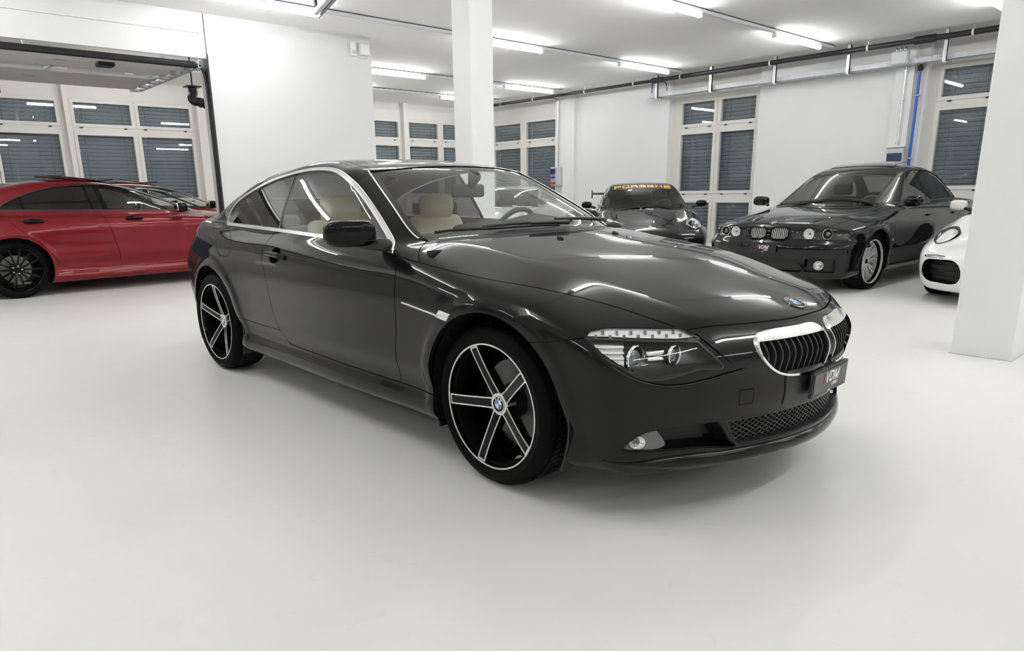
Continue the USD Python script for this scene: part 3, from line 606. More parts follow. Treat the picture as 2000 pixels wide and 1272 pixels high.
# ------------------------------------------------------------------ the black coupe in front
P63 = {k: spl(v) for k, v in dict(
    Zc=[(1.05, 0.6007), (0.95, 0.6921), (0.85, 0.7232), (0.7, 0.772), (0.5, 0.8259), (0.2, 0.8958), (-0.15, 0.9509), (-0.5, 0.998), (-0.9, 1.0099), (-1.8, 1.0157), (-2.6, 1.0272), (-3.1, 1.0477), (-3.45, 1.0637), (-3.7, 1.0655), (-3.9, 1.0497)],
    crown=[(1, 0.0975), (0.6, 0.0774), (0.2, 0.0525), (-0.3, 0.0553), (-0.7, 0.0471), (-1.5, 0.0469), (-2.6, 0.0563), (-3.2, 0.0706), (-3.8, 0.0671)],
    Wp=[(1, 0.8537), (0.6, 0.8906), (0.3, 0.9048), (0, 0.9169), (-0.6, 0.9215), (-1.3, 0.9259), (-2, 0.9087), (-2.6, 0.9063), (-3, 0.891), (-3.4, 0.8535), (-3.8, 0.7718), (-4, 0.7365)],
    D=[(0.1, 0.1538), (0.15, 0.0902), (0.2, 0.0406), (0.25, 0.0288), (0.32, 0.0455), (0.42, 0.0195), (0.55, 0.0065), (0.66, 0.0006), (0.74, 0.0017), (0.8, 0.0133), (0.86, 0.0333), (0.92, 0.0668), (0.97, 0.1053), (1.03, 0.1711), (1.1, 0.2706)],
    x0=[(0.1, 0.7543), (0.15, 0.879), (0.2, 0.9052), (0.26, 0.9363), (0.34, 0.9338), (0.45, 0.9493), (0.53, 0.9481), (0.6, 0.9575), (0.68, 0.9098), (0.74, 0.8812), (0.82, 0.8473), (1, 0.6946)],
    xr=[(0.15, -3.6664), (0.25, -3.752), (0.4, -3.7881), (0.6, -3.8482), (0.75, -3.8217), (0.9, -3.691), (1.05, -3.6853), (1.2, -3.7244)],
    Zr=[(0.1, 0.6208), (-0.4, 0.9687), (-0.6, 1.0818), (-0.8, 1.1746), (-1, 1.2617), (-1.2, 1.3303), (-1.4, 1.3533), (-1.65, 1.3803), (-1.9, 1.3838), (-2.2, 1.3548), (-2.5, 1.3196), (-2.8, 1.2604), (-3.1, 1.177), (-3.4, 1.0577), (-3.8, 0.8605)],
    Wt=[(-0.2, 0.7999), (-0.7, 0.8106), (-1.2, 0.8266), (-1.8, 0.8304), (-2.3, 0.8054), (-2.8, 0.7534), (-3.2, 0.6935), (-3.6, 0.6096)],
    Df=[(.10, .20), (.15, .13), (.20, .075), (.25, .05), (.30, .042), (.42, .020), (.55, .004), (.66, 0), (.74, .002), (.80, .014), (.86, .034), (.92, .066), (.97, .104), (1.03, .17), (1.1, .27)],
    sc=[(-.7, .66), (-.2, .62), (.2, .60), (.5, .56), (.7, .52), (1, .45)]).items()}
P63.update(fa=0.3629, fp=1.7896, ra=0.5627, rcrown=0.0255, tum=0.4235, zb=0.1803, fn=-0.0034, bf=.36, br=-3.18, arch=[(.015, .340, .011, .436, .016, .008), (-2.775, .335, .012, .45, .022, .008)])
M["paint_black"] = paint("black_metallic_paint", (0.003, 0.003, 0.0034), rough=0.38, coat_ior=1.33)
B = Body(car_field(P63), nf=52, nm=290, nr=36, nv=156)
car = thing("coupe", "large black two-door coupe with five-spoke black and silver wheels, nearest in the hall", "car", (0, 0, 0), -math.degrees(1.5441))
MP = M["paint_black"]
S = B.shell(0, .010)
SD, TP, FR = "side", "top", "front"
M["lamp_red"] = plain("lamp_red", (0.30, 0.006, 0.008), 0.12, coat=.8)
# outlines on the body, in metres from the front axle
dlo_up = [(-2.835, 1.0), (-2.845, 1.05), (-2.82, 1.105), (-2.701, 1.171), (-2.481, 1.232), (-2.262, 1.278), (-2.059, 1.306), (-1.85, 1.324), (-1.70, 1.329), (-1.56, 1.321), (-1.43, 1.298), (-1.292, 1.252), (-1.155, 1.190), (-1.023, 1.121), (-.885, 1.042), (-.765, .964), (-.690, .912)]
dlo_lo = [(-.690, .912), (-1.006, .940), (-1.416, .958), (-1.838, .971), (-2.233, .979), (-2.6, .983), (-2.80, .985)]
DLO = Polygon(list(smooth_line(dlo_up, 6)) + list(smooth_line(dlo_lo, 4))[1:]).buffer(0)
ws_side = [(-1.288, .567), (-1.142, .610), (-.967, .655), (-.84, .688), (-.745, .705), (-.68, .706)]
ws_bot = [(-.64, .680), (-.56, .56), (-.49, .36), (-.455, .15), (-.45, -.05)]
ws_top = [(-1.172, -.05), (-1.176, .10), (-1.20, .27), (-1.24, .433), (-1.270, .53)]
WS = Polygon(list(smooth_line(ws_side, 6)) + list(smooth_line(ws_bot, 6)) + list(smooth_line(ws_top, 6)))
hood_rear = [(-.346, -.05), (-.348, .064), (-.393, .361), (-.455, .53), (-.528, .655), (-.60, .712)]
COWL = Polygon(list(smooth_line(hood_rear, 6)) + [(-.66, .702)] + list(smooth_line(ws_bot, 6))).buffer(0)
RW = Polygon(list(smooth_line([(-2.40, -.05), (-2.405, .2), (-2.44, .40), (-2.52, .51), (-2.80, .535), (-3.03, .55), (-3.12, .53), (-3.17, .35), (-3.20, .1), (-3.20, -.05)], 6)))
KID = Polygon(smooth_line([(.399, .650), (.362, .674), (.254, .686), (.116, .686), (.045, .676), (.024, .655), (.021, .619), (.021, .572), (.026, .527), (.073, .506), (.170, .503), (.251, .510), (.302, .524), (.374, .568), (.406, .612)], 8, True))
KIN = KID.buffer(-.009).intersection(sbox(-1, 0, 1, .651))
PH = math.radians(50); OB = lambda pts: [(-x * math.sin(PH) + s * math.cos(PH), z) for x, s, z in pts]
LED = Polygon(OB([(.489, .895, .684), (.502, .881, .703), (.543, .839, .711), (.617, .737, .710), (.685, .628, .706), (.739, .584, .676), (.705, .654, .6735), (.636, .762, .678), (.560, .859, .683)]))
LENS = Polygon(smooth_line(OB([(.742, .596, .665), (.80, .552, .60), (.812, .541, .580), (.782, .602, .579), (.749, .660, .570), (.697, .740, .552), (.664, .795, .558), (.637, .838, .584), (.577, .879, .624), (.527, .891, .655), (.500, .894, .676)]), 5).tolist() + OB([(.560, .859, .678), (.636, .762, .673), (.70, .66, .669)]))
HL = LED.union(LENS).buffer(.004).buffer(-.002)
UND = Polygon(smooth_line(OB([(.490, .896, .684), (.53, .888, .650), (.590, .868, .600), (.650, .826, .556), (.711, .758, .526), (.76, .676, .522), (.809, .573, .538), (.850, .455, .560)]), 5).tolist() + OB([(.83, .50, .585), (.742, .596, .69), (.60, .78, .69)])).buffer(0)
HL0 = HL
FOG = Polygon(smooth_line(OB([(.606, .825, .300), (.637, .808, .338), (.672, .780, .360), (.693, .753, .365), (.706, .728, .338), (.712, .711, .300), (.700, .730, .290), (.655, .790, .290)]), 5, True))
INT = Polygon(smooth_line(OB([(.690, .757, .367), (.75, .64, .374), (.806, .535, .376)]), 4).tolist() + smooth_line(OB([(.822, .480, .30), (.832, .452, .276), (.79, .56, .280), (.735, .670, .286), (.690, .745, .288)]), 4).tolist()).buffer(0).union(FOG)
MESH = Polygon(smooth_line([(.488, .369), (.314, .374), (.118, .377), (-.05, .377)], 5).tolist() + smooth_line([(-.05, .277), (.110, .277), (.310, .275), (.440, .274)], 5).tolist() + [(.452, .285)])
INTF = OB  # oblique cuts use the direction PH
d_rear = [(-1.86, .99), (-1.935, .955), (-1.985, .905), (-1.990, .858), (-1.955, .779), (-1.915, .689), (-1.895, .572), (-1.865, .478), (-1.83, .388), (-1.80, .346), (-1.751, .325)]
d_bot = [(-1.751, .325), (-1.305, .319), (-.945, .313), (-.639, .311)]
d_front = [(-.715, .930), (-.662, .913), (-.630, .893), (-.615, .861), (-.603, .813), (-.592, .730), (-.594, .636), (-.610, .512), (-.630, .40), (-.639, .311)]
slots = [prism(slot(d_rear), SD, .5, 1.2), prism(slot(d_bot), SD, .5, 1.2), prism(slot(d_front), SD, .5, 1.2),
         prism(slot([(-.645, .3115), (-.33, .3075), (-.25, .305)]), SD, .5, 1.2), prism(slot([(-2.45, .415), (-2.391, .413), (-2.174, .401), (-1.95, .399), (-1.835, .401)]), SD, .5, 1.2),
         prism(slot([(.22, .642), (.277, .648), (.40, .670), (.492, .690)], .002), SD, .5, 1.2)]
h_edge = [(-.625, .700), (-.56, .80), (-.477, .857)]
h_edge2 = [(-.477, .857), (-.25, .845), (.002, .815), (.257, .746), (.500, .664), (.621, .634), (.700, .602)]
h_front = [(.690, .606), (.775, .426), (.830, .270), (.856, .169), (.869, .05), (.870, -.05)]
slots += [prism(slot(h_edge), TP, .6, 1.3), prism(slot(h_edge2), TP, .55, 1.3), prism(slot(h_front, .003), TP, .55, 1.3), prism(slot([(-.477, .857), (-.56, .856), (-.66, .853)]), TP, .7, 1.3),
          prism(slot([(-1.27, .55), (-1.40, .535), (-1.60, .492), (-1.9, .475), (-2.2, .475), (-2.50, .495)]), TP, 1.1, 1.6),
          prism(slot([(-3.06, .50), (-3.16, .575), (-3.3, .60), (-3.5, .60), (-3.70, .57), (-3.80, .50)]), TP, .8, 1.3), prism(slot([(-3.80, .502), (-3.80, -.1)]), TP, .8, 1.3)]
FUEL = Polygon(smooth_line([(-2.70, .925), (-2.53, .918), (-2.475, .875), (-2.462, .815), (-2.52, .800), (-2.60, .803), (-2.665, .835), (-2.715, .885)], 6, True))
slots += [prism(slot([(x, -.1), (x, 1.1)], .0015), TP, -.1, .30) for x in (-.345, -2.41)] + [prism(slot([(-3.3, -.1), (-3.3, 1.1)], .0015), TP, -.1, .55), prism(slot([(-3.05, .60), (-3.3, .62), (-3.6, .64), (-4.1, .64)], .002), SD, -.1, 1.2)]
slots.append(prism(FUEL.boundary.buffer(.0022), SD, .5, 1.2))
TOW = sbox(.408, .434, .456, .479).buffer(.004, 3); slots.append(prism(TOW.boundary.buffer(.0012), FR, .3, 1.3))
CUP = affinity.scale(Point(-1.812, .842).buffer(1, 12), .072, .047)
ARCH = [Point(.015, .340).buffer(.386, 40), Point(-2.775, .335).buffer(.388, 40)]
cut_ws, cut_cowl = prism(WS, TP, .85, 1.6), prism(COWL.buffer(.001), TP, .85, 1.3)
holes = [prism(DLO, SD, .3, 1.2), cut_ws, cut_cowl, prism(RW, TP, .9, 1.6), prism(KID, FR, .5, 1.3), prism(HL.union(UND), FR, .3, 1.3, PH), prism(INT, FR, .3, 1.3, PH), prism(MESH, FR, .4, 1.3), prism(CUP, SD, .5, 1.2)] + [prism(a, SD, .50, 1.3) for a in ARCH]
comps = (S - union(slots + holes)).decompose()
if __name__ == "dbg":
    for c in comps: print(round(c.surface_area(), 3), np.round(c.bounding_box(), 2))
pts = {"door": (-1.2, .92, .6), "front_fender": (-.45, .90, .75), "hood": (.3, .2, .88), "front_bumper": (.85, .5, .45), "underbody": (-1.2, .90, .24), "roof_panel": (-1.8, .1, 1.38), "fuel_flap": (-2.6, .88, .86), "tow_cover": (.87, .42, .467), "rear_bumper": (-3.7, .5, .45), "body_shell": (-2.3, .92, .7)}
for nm, p in pts.items():
    c = pick(comps, p)
    if nm in ("door", "front_fender"):
        part(nm, arrays_of(c, None, True), MP, car); part(nm, arrays_of(c), MP, car)
    else:
        part(nm, arrays_of(c, None, True) if nm in ("fuel_flap", "tow_cover") else both(c), MP, car)
# black structure behind the gaps, light lining above the belt
BIGH = union([prism(DLO.buffer(-.012), SD, .3, 1.2), prism(WS.union(COWL).buffer(-.012), TP, .85, 1.6), prism(RW.buffer(-.012), TP, .9, 1.6), prism(KID.buffer(.002), FR, .5, 1.3), prism(HL.buffer(.002), FR, .3, 1.3, PH), prism(INT.buffer(.004), FR, .3, 1.3, PH), prism(MESH.buffer(.006), FR, .4, 1.3), prism(CUP.buffer(.003), SD, .5, 1.2)] + [prism(a, SD, .40, 1.3) for a in ARCH])
LIN = B.shell(-.0115, .006) - BIGH
below = prism(sbox(-5, -5, 5, .93), SD, -1, 2)
part("inner_structure", both(LIN ^ below), M["black"], car)
part("headliner", both(LIN - below), M["beige_dark"], car)
# glass
wsp = part("windscreen", both(B.shell(-.003, .004) ^ prism(WS.buffer(-.001), TP, .85, 1.6), 1), M["glass_ws"], car)
part("shade_band", both(B.shell(-.0045, .004) ^ prism(WS.intersection(Polygon([(-1.4, -1), (-1.4, 1), (-1.225, 1), (-1.20, .45), (-1.13, .2), (-1.105, 0), (-1.105, -1)])).buffer(-.002), TP, .85, 1.6), 1), M["glass_band"], car)
part("cowl", both(B.shell(-.006, .006) ^ prism(COWL.buffer(-.002), TP, .85, 1.3)), M["black"], car)
part("windscreen_trim", both(B.shell(.002, .006) ^ prism(WS.buffer(.002).difference(WS.buffer(-.006)).difference(sbox(-.66, -1, 0, 1)), TP, .85, 1.6)), M["gloss_black"], car)
part("windscreen_border", both(B.shell(-.008, .002) ^ prism(WS.buffer(.002).difference(WS.buffer(-.035)), TP, .85, 1.6)), M["black"], car)
part("rear_window", both(B.shell(-.002, .004) ^ prism(RW.buffer(-.002), TP, .9, 1.6), 1), M["glass_tint"], car)
GL = DLO.buffer(-.017)
BP = Polygon([(-1.890, .9), (-1.870, .9), (-1.978, 1.40), (-1.998, 1.40)])
TRI = Polygon([(-.60, .85), (-.985, .85), (-.965, .985), (-.990, 1.082), (-.86, 1.01), (-.60, .87)]).intersection(GL.buffer(.003))
front_x = Polygon([(-1.872, .8), (-.5, .8), (-.5, 1.5), (-1.985, 1.5)])
for mi in (True, False):
    part("side_window", arrays_of(B.shell(-.006, .004) ^ prism(GL.intersection(front_x).difference(TRI).buffer(-.001), SD, .3, 1.2), 1, mi), M["glass_clear"], car)
    part("quarter_window", arrays_of(B.shell(-.006, .004) ^ prism(GL.difference(front_x).difference(BP).buffer(-.001), SD, .3, 1.2), 1, mi), M["glass_tint"], car)
    part("window_pillar", arrays_of(B.shell(-.004, .012) ^ prism(BP.intersection(GL.buffer(.004)), SD, .3, 1.2), None, mi), M["black"], car)
    part("window_trim", arrays_of(B.shell(.0035, .012) ^ prism(DLO.buffer(.001).difference(GL), SD, .3, 1.2), None, mi), M["satin"], car, label="polished metal trim around the side windows")
    part("mirror_triangle", arrays_of(B.shell(.002, .012) ^ prism(TRI, SD, .3, 1.2), None, mi), M["black"], car)
# kidney grilles
deep = B.shell(-.075, .006)
for mi in (True, False):
    g = part("grille_surround", arrays_of(B.shell(.010, .030) ^ prism(KID.buffer(-.001).difference(KIN), FR, .5, 1.3), None, mi), M["chrome"], car, label="chrome surround of a kidney-shaped grille")
    part("grille_back", arrays_of(deep ^ prism(KID.buffer(.01), FR, .4, 1.3), None, mi), M["black"], g)
    for k in range(10):
        s0 = .056 + k * .0335
        part("grille_slat", arrays_of(B.shell(-.003 - .002 * (k % 2 == 9), .055) ^ prism(sbox(s0 - .0035, .45, s0 + .0035, .70).intersection(KIN.buffer(.002)), FR, .4, 1.3), None, mi), M["black"], g)
# headlights
bucket, wall = B.shell(-.050, .004), B.shell(-.002, .052)
for mi in (True, False):
    sg = -1 if mi else 1
    h = part("headlight", arrays_of(bucket ^ prism(HL.buffer(.003), FR, .2, 1.3, PH), None, mi), M["lamp_grey"], car, label="headlight with a clear LED strip over two round projectors")
    part("bezel", arrays_of(B.shell(-.004, .008) ^ prism(UND.buffer(.001).difference(HL.buffer(.002)), FR, .3, 1.3, PH), None, mi), MP, h)
    part("lamp_wall", arrays_of(wall ^ prism(HL.buffer(.002).difference(HL.buffer(-.0025)), FR, .2, 1.3, PH), None, mi), M["black"], h)
    part("lens", arrays_of(B.shell(-.0015, .004) ^ prism(HL.buffer(-.001), FR, .3, 1.3, PH), 1, mi), M["lens"], h)
    part("led_strip", arrays_of(B.shell(-.010, .010) ^ prism(LED.buffer(-.003), FR, .3, 1.3, PH), None, mi), M["lamp_white"], h, label="bright white LED strip along the top of the headlight")
    ax = LED.bounds[0], LED.bounds[2]
    for k in range(13):
        a = ax[0] + (ax[1] - ax[0]) * (.16 + .062 * k); zc = .6905 + (.006 if k % 2 else -.004)
        part("led", arrays_of(B.shell(-.006, .007) ^ prism(sbox(a - .0045, zc - .0045, a + .0045, zc + .0045), FR, .3, 1.3, PH), None, mi), M["led"], h)
    part("divider", arrays_of(B.shell(-.004, .030) ^ prism(HL.difference(LED.buffer(.0008)).difference(LENS.buffer(.0005)).buffer(0), FR, .3, 1.3, PH), None, mi), M["black"], h)
    rib = LENS.intersection(sbox(OB([(.62, .84, 0)])[0][0], 0, 2, 2)).buffer(-.004)
    part("reflector", arrays_of(B.shell(-.016, .008) ^ prism(rib, FR, .3, 1.3, PH), None, mi), M["reflector"], h)
    for k in range(6):
        zz = .575 + k * .016
        part("reflector_rib", arrays_of(B.shell(-.011, .008) ^ prism(sbox(-2, zz, 2, zz + .005).intersection(rib), FR, .3, 1.3, PH), None, mi), M["lamp_white"], h)
    for (x, s, z), r in (((.610, .778, .617), .046), ((.690, .668, .624), .034)):
        T = lambda m: put(m, np.array([[0, 0, 1, x], [sg, 0, 0, sg * s], [0, 1, 0, z], [0, 0, 0, 1.0]]))
        p = part("projector", T(lathe([(r * .55, -.03), (r * .9, -.03), (r, -.01), (r, .004), (r * .86, .004), (r * .74, -.010), (r * .55, -.03)], 40, "z")), M["gloss_black"], h)
        sp = trimesh.creation.icosphere(3, r * .74); sp.vertices[:, 2] *= .5; sp.vertices[:, 2] -= .006; part("projector_lens", T(sp), M["ball"], p)
        part("ring", T(lathe([(r * .93, .002), (r * 1.06, .002), (r * 1.06, .009), (r * .99, .012), (r * .93, .007), (r * .93, .002)], 40, "z")), M["chrome"], p)
    part("bridge", [hull_spheres([((.635, sg * .735, .632), .010), ((.668, sg * .690, .635), .010)], 12), hull_spheres([((.640, sg * .735, .612), .008), ((.672, sg * .690, .614), .008)], 12)], M["reflector"], h)
# lower bumper: intake, fog lamp, mesh grille
for mi in (True, False):
    sg = -1 if mi else 1
    r = part("air_intake", arrays_of(B.shell(-.09, .006) ^ prism(INT.buffer(.02), FR, .2, 1.3, PH), None, mi), M["black"], car)
    part("intake_wall", arrays_of(B.shell(-.004, .09) ^ prism(INT.buffer(.002).difference(INT.buffer(-.004)), FR, .2, 1.3, PH), None, mi), M["gloss_black"], r)
    fg = part("fog_lamp", arrays_of(B.shell(-.016, .010) ^ prism(FOG.buffer(-.004), FR, .2, 1.3, PH), None, mi), M["grey_smoke"] if "grey_smoke" in M else plain("fog_housing_grey", (.16, .16, .16), .4), car)
    M.setdefault("grey_smoke", UsdShade.Material.Get(stage, "/World/Looks/fog_housing_grey"))
    c, n = B.hit(FR, *OB([(.652, .795, .322)])[0], phi=PH)
    A = frame_at(c * [1, sg, 1] - n * [1, sg, 1] * .013, n * [1, sg, 1])
    part("fog_reflector", put(lathe([(.0, -.004), (.014, -.003), (.024, .003), (.026, .006), (.028, .006), (.028, -.004)], 28, "z"), A @ np.diag([1, .8, 1, 1.0])), M["reflector"], fg)
    part("fog_bulb", put(trimesh.creation.icosphere(2, .008), A), M["ball"], fg)
strips = [LineString([(-.6 + k * .030, .2), (-.6 + k * .030 + .42, .45)]).buffer(.0022) for k in range(-16, 44)] + [LineString([(-.6 + k * .030, .45), (-.6 + k * .030 + .42, .2)]).buffer(.0022) for k in range(-16, 44)]
mg = unary_union(strips).intersection(MESH.buffer(.004))
part("mesh_grille", both(B.shell(-.028, .006) ^ prism(mg, FR, .4, 1.3)), M["black"], car)
part("mesh_back", both(B.shell(-.11, .006) ^ prism(MESH.buffer(.03), FR, .4, 1.3)), M["black"], car)
part("mesh_frame", both(B.shell(-.002, .10) ^ prism(MESH.buffer(.002).difference(MESH.buffer(-.004)), FR, .4, 1.3)), M["black"], car)
def swell(pts, a, b, n_ring=14):
    """moulding with an elliptic section (a outwards, b upwards) lying on the body along hit points (q, n)"""
    th = np.arange(n_ring) * 2 * np.pi / n_ring; V = []
    for (q, n), aa, bb in zip(pts, a, b):
        t = np.cross(n, [0, 0, 1.0]); t /= np.linalg.norm(t); up = np.cross(t, n); V.append(q + np.outer(np.cos(th), n * aa) + np.outer(np.sin(th), up * bb))
    V = np.array(V); k = len(V); i, j = np.meshgrid(np.arange(k - 1), np.arange(n_ring), indexing="ij"); w = lambda x, y: x * n_ring + y % n_ring
    q = np.stack([w(i, j), w(i, j + 1), w(i + 1, j + 1), w(i + 1, j)], -1).reshape(-1, 4)
    m = trimesh.Trimesh(V.reshape(-1, 3), np.vstack([q[:, [0, 1, 2]], q[:, [0, 2, 3]]]), process=False); m.fix_normals(); return m
sl_ = np.r_[np.linspace(.002, .70, 36), np.linspace(.715, .845, 10)]; hp = [B.hit(FR, s, .232 + .010 * sstep((s - .45) / .4)) for s in sl_]
hp = [(q * [1, -1, 1], n * [1, -1, 1]) for q, n in hp[::-1]] + hp
tp_ = np.r_[sstep((.85 - sl_[::-1]) / .22), sstep((.85 - sl_) / .22)]
part("front_lip", swell(hp, .004 + .022 * tp_, .006 + .026 * tp_, 20), MP, car, True)
und = smooth_line(OB([(.490, .896, .684), (.53, .888, .650), (.590, .868, .600), (.650, .826, .556), (.711, .758, .526), (.76, .676, .522), (.809, .573, .538), (.850, .455, .560)]), 5)
ue = [B.hit(FR, a_, b_, phi=PH) for a_, b_ in und]
e1 = swell(ue, [.0055] * len(ue), [.0065] * len(ue), 10)
mo = [B.hit(TP, x, s) for x, s in smooth_line(ws_side, 5)]
e2 = tube([q + n * .001 for q, n in mo], .0045, 8)
for mi in (True, False):
    part("bezel_edge", _mt(e1) if mi else e1, MP, car, True); part("windscreen_moulding", _mt(e2) if mi else e2, M["satin"], car, True)
# front plate on its black mount, badge on the bonnet
part("plate_mount", both(B.shell(.004, .008) ^ prism(sbox(-.3, .405, .250, .520).buffer(.008), FR, .5, 1.3)), M["black"], car)
plate(car, frame_at((.9560, 0, .462), (1, 0, -.04)))
c, n = B.hit(TP, .803, 0.0001); emblem(car, frame_at(c * [1, 0, 1] + n * .001, n * [1, 0, 1], (-.3, 0, 1)), .042, M)
# side strakes and side marker lamps
for mi in (True, False):
    part("fender_strip", arrays_of(B.shell(.004, .008) ^ prism(LineString([(-.535, .709), (-.27, .681)]).buffer(.0035), SD, .5, 1.2), None, mi), M["chrome"], car)
    part("fender_gill", arrays_of(B.shell(.002, .008) ^ prism(Polygon([(-.52, .702), (-.27, .676), (-.275, .662), (-.36, .674)]), SD, .5, 1.2), None, mi), M["black"], car)
    mk = part("side_marker", arrays_of(B.shell(.004, .008) ^ prism(Polygon([(-.262, .706), (-.180, .700), (-.205, .668), (-.285, .676)]), SD, .5, 1.2), None, mi), M["lamp_white"], car, label="small clear side marker lamp on the front wing")
    part("marker_rib", [totri(m) for m in [prism(sbox(-.27, .686, -.19, .688), SD, .9, 1.0) ^ B.shell(.0055, .008)]] if not mi else [mir(prism(sbox(-.27, .686, -.19, .688), SD, .9, 1.0) ^ B.shell(.0055, .008))], M["grey"], mk)
# tail lamps and rear plate
for mi in (True, False):
    tl = part("tail_lamp", arrays_of(B.shell(.003, .008) ^ prism(Polygon(smooth_line([(-3.30, .875), (-3.45, .915), (-3.75, .93), (-4.0, .92), (-4.0, .80), (-3.75, .80), (-3.5, .825)], 5, True)), SD, .2, 1.2), None, mi), M["lamp_red"], car, label="red tail lamp")
    part("lamp_stripe", arrays_of(B.shell(.0045, .006) ^ prism(sbox(-3.9, .855, -3.45, .868), SD, .2, 1.2), None, mi), M["lamp_white"], tl)
# door handles in their cups
for mi in (True, False):
    sg = -1 if mi else 1
    hd = part("handle_cup", arrays_of(B.shell(-.032, .004) ^ prism(CUP.buffer(.006), SD, .5, 1.2), None, mi), MP, car)
    part("cup_rim", arrays_of(B.shell(.0008, .034) ^ prism(CUP.buffer(.003).difference(CUP.buffer(-.003)), SD, .5, 1.2), None, mi), MP, hd)
    pp = [(B.hit(SD, x, z), o, r) for x, z, o, r in ((-1.925, .842, .006, .013), (-1.89, .843, .020, .015), (-1.80, .842, .030, .0165), (-1.72, .839, .022, .0155), (-1.692, .838, .004, .013))]
    sph = [((q + n * o) * [1, sg, 1], r) for (q, n), o, r in pp]
    part("door_handle", [hull_spheres([sph[k], sph[k + 1]], 16) for k in range(4)], MP, hd)
# outside mirrors
for sg in (-1, 1):
    f = lambda x, s, z: (x, sg * s, z)
    fold = sg > 0; mc = np.array(f(-1.02, .885, 1.0) if fold else f(-.815, .995, 1.005))      # the left mirror is folded in
    ax = np.array([-.40, .9165 * sg, 0]); fw = np.array([.9165, .40 * sg, 0]); 
    if fold: ax = np.array([-1.0, 0, 0]); fw = np.array([0, 1.0, 0])
    Rm = np.stack([fw, ax, [0, 0, 1.0]], 1)
    mb = part("door_mirror", join([squircle(mc, (.050 if fold else .062, .118, .060), Rm, .52, 48)]), MP, car, True)
    part("mirror_arm", hull_spheres([(f(*((-.84, .885, .950) if fold else (-.775, .925, .950))), .022), (f(-.72, .865, .950), .030), (f(-.77, .865, .952), .028), (f(*((-.90, .885, .955) if fold else (-.80, .95, .955))), .018)], 16), M["black"], mb)
    part("mirror_glass", squircle(mc - fw * (.040 if fold else .052), (.014, .104, .050), Rm, .4, 32), M["chrome"], mb, True)
    part("mirror_rib", squircle(mc - [0, 0, .033] + fw * .008, (.046 if fold else .058, .112, .006), Rm, .5, 32), M["gloss_black"], mb, True)
# wipers and washer nozzles
def on_top(x, y, o): q, n = B.hit(TP, x, abs(y)); q = q + n * o; return np.array([q[0], math.copysign(q[1], y), q[2]])
for bl, am in (([(-.648, -.635), (-.575, -.50), (-.505, -.37), (-.455, -.19), (-.425, -.01)], [(-.455, -.19), (-.43, -.03), (-.42, .05)]), ([(-.548, -.42), (-.505, -.27), (-.475, -.11), (-.465, .02), (-.475, .14)], [(-.47, .0), (-.475, .14), (-.50, .32), (-.555, .50), (-.575, .545)])):
    wp = part("wiper", tube([on_top(x, y, .016) for x, y in smooth_line(bl, 3)], .0075, 6), M["black"], car)
    q = [on_top(x, y, .030) for x, y in smooth_line(am, 3)]
    part("wiper_arm", tube(q, np.linspace(.006, .013, len(q)), 8), M["black"], wp)
for y in (-.21, .21):
    q = on_top(-.222, y, .002); part("washer_nozzle", hull_spheres([(q, .008), (q + [-.02, 0, .004], .010)], 10), M["black"], car)
# wheel wells and underside
for xc in (.015, -2.775):
    for sg in (-1, 1):
        a = np.linspace(-.45, math.pi + .45, 28); o = Polygon([(xc + .40 * math.cos(t), .338 + .40 * math.sin(t)) for t in a] + [(xc + .393 * math.cos(t), .338 + .393 * math.sin(t)) for t in a[::-1]])
        part("wheel_well", [totri(prism(o, SD, .48, .885)) if sg > 0 else mir(prism(o, SD, .48, .885)), bx(xc - .42, xc + .42, sg * .47 - .005, sg * .47 + .005, .18, .74)], M["black"], car)
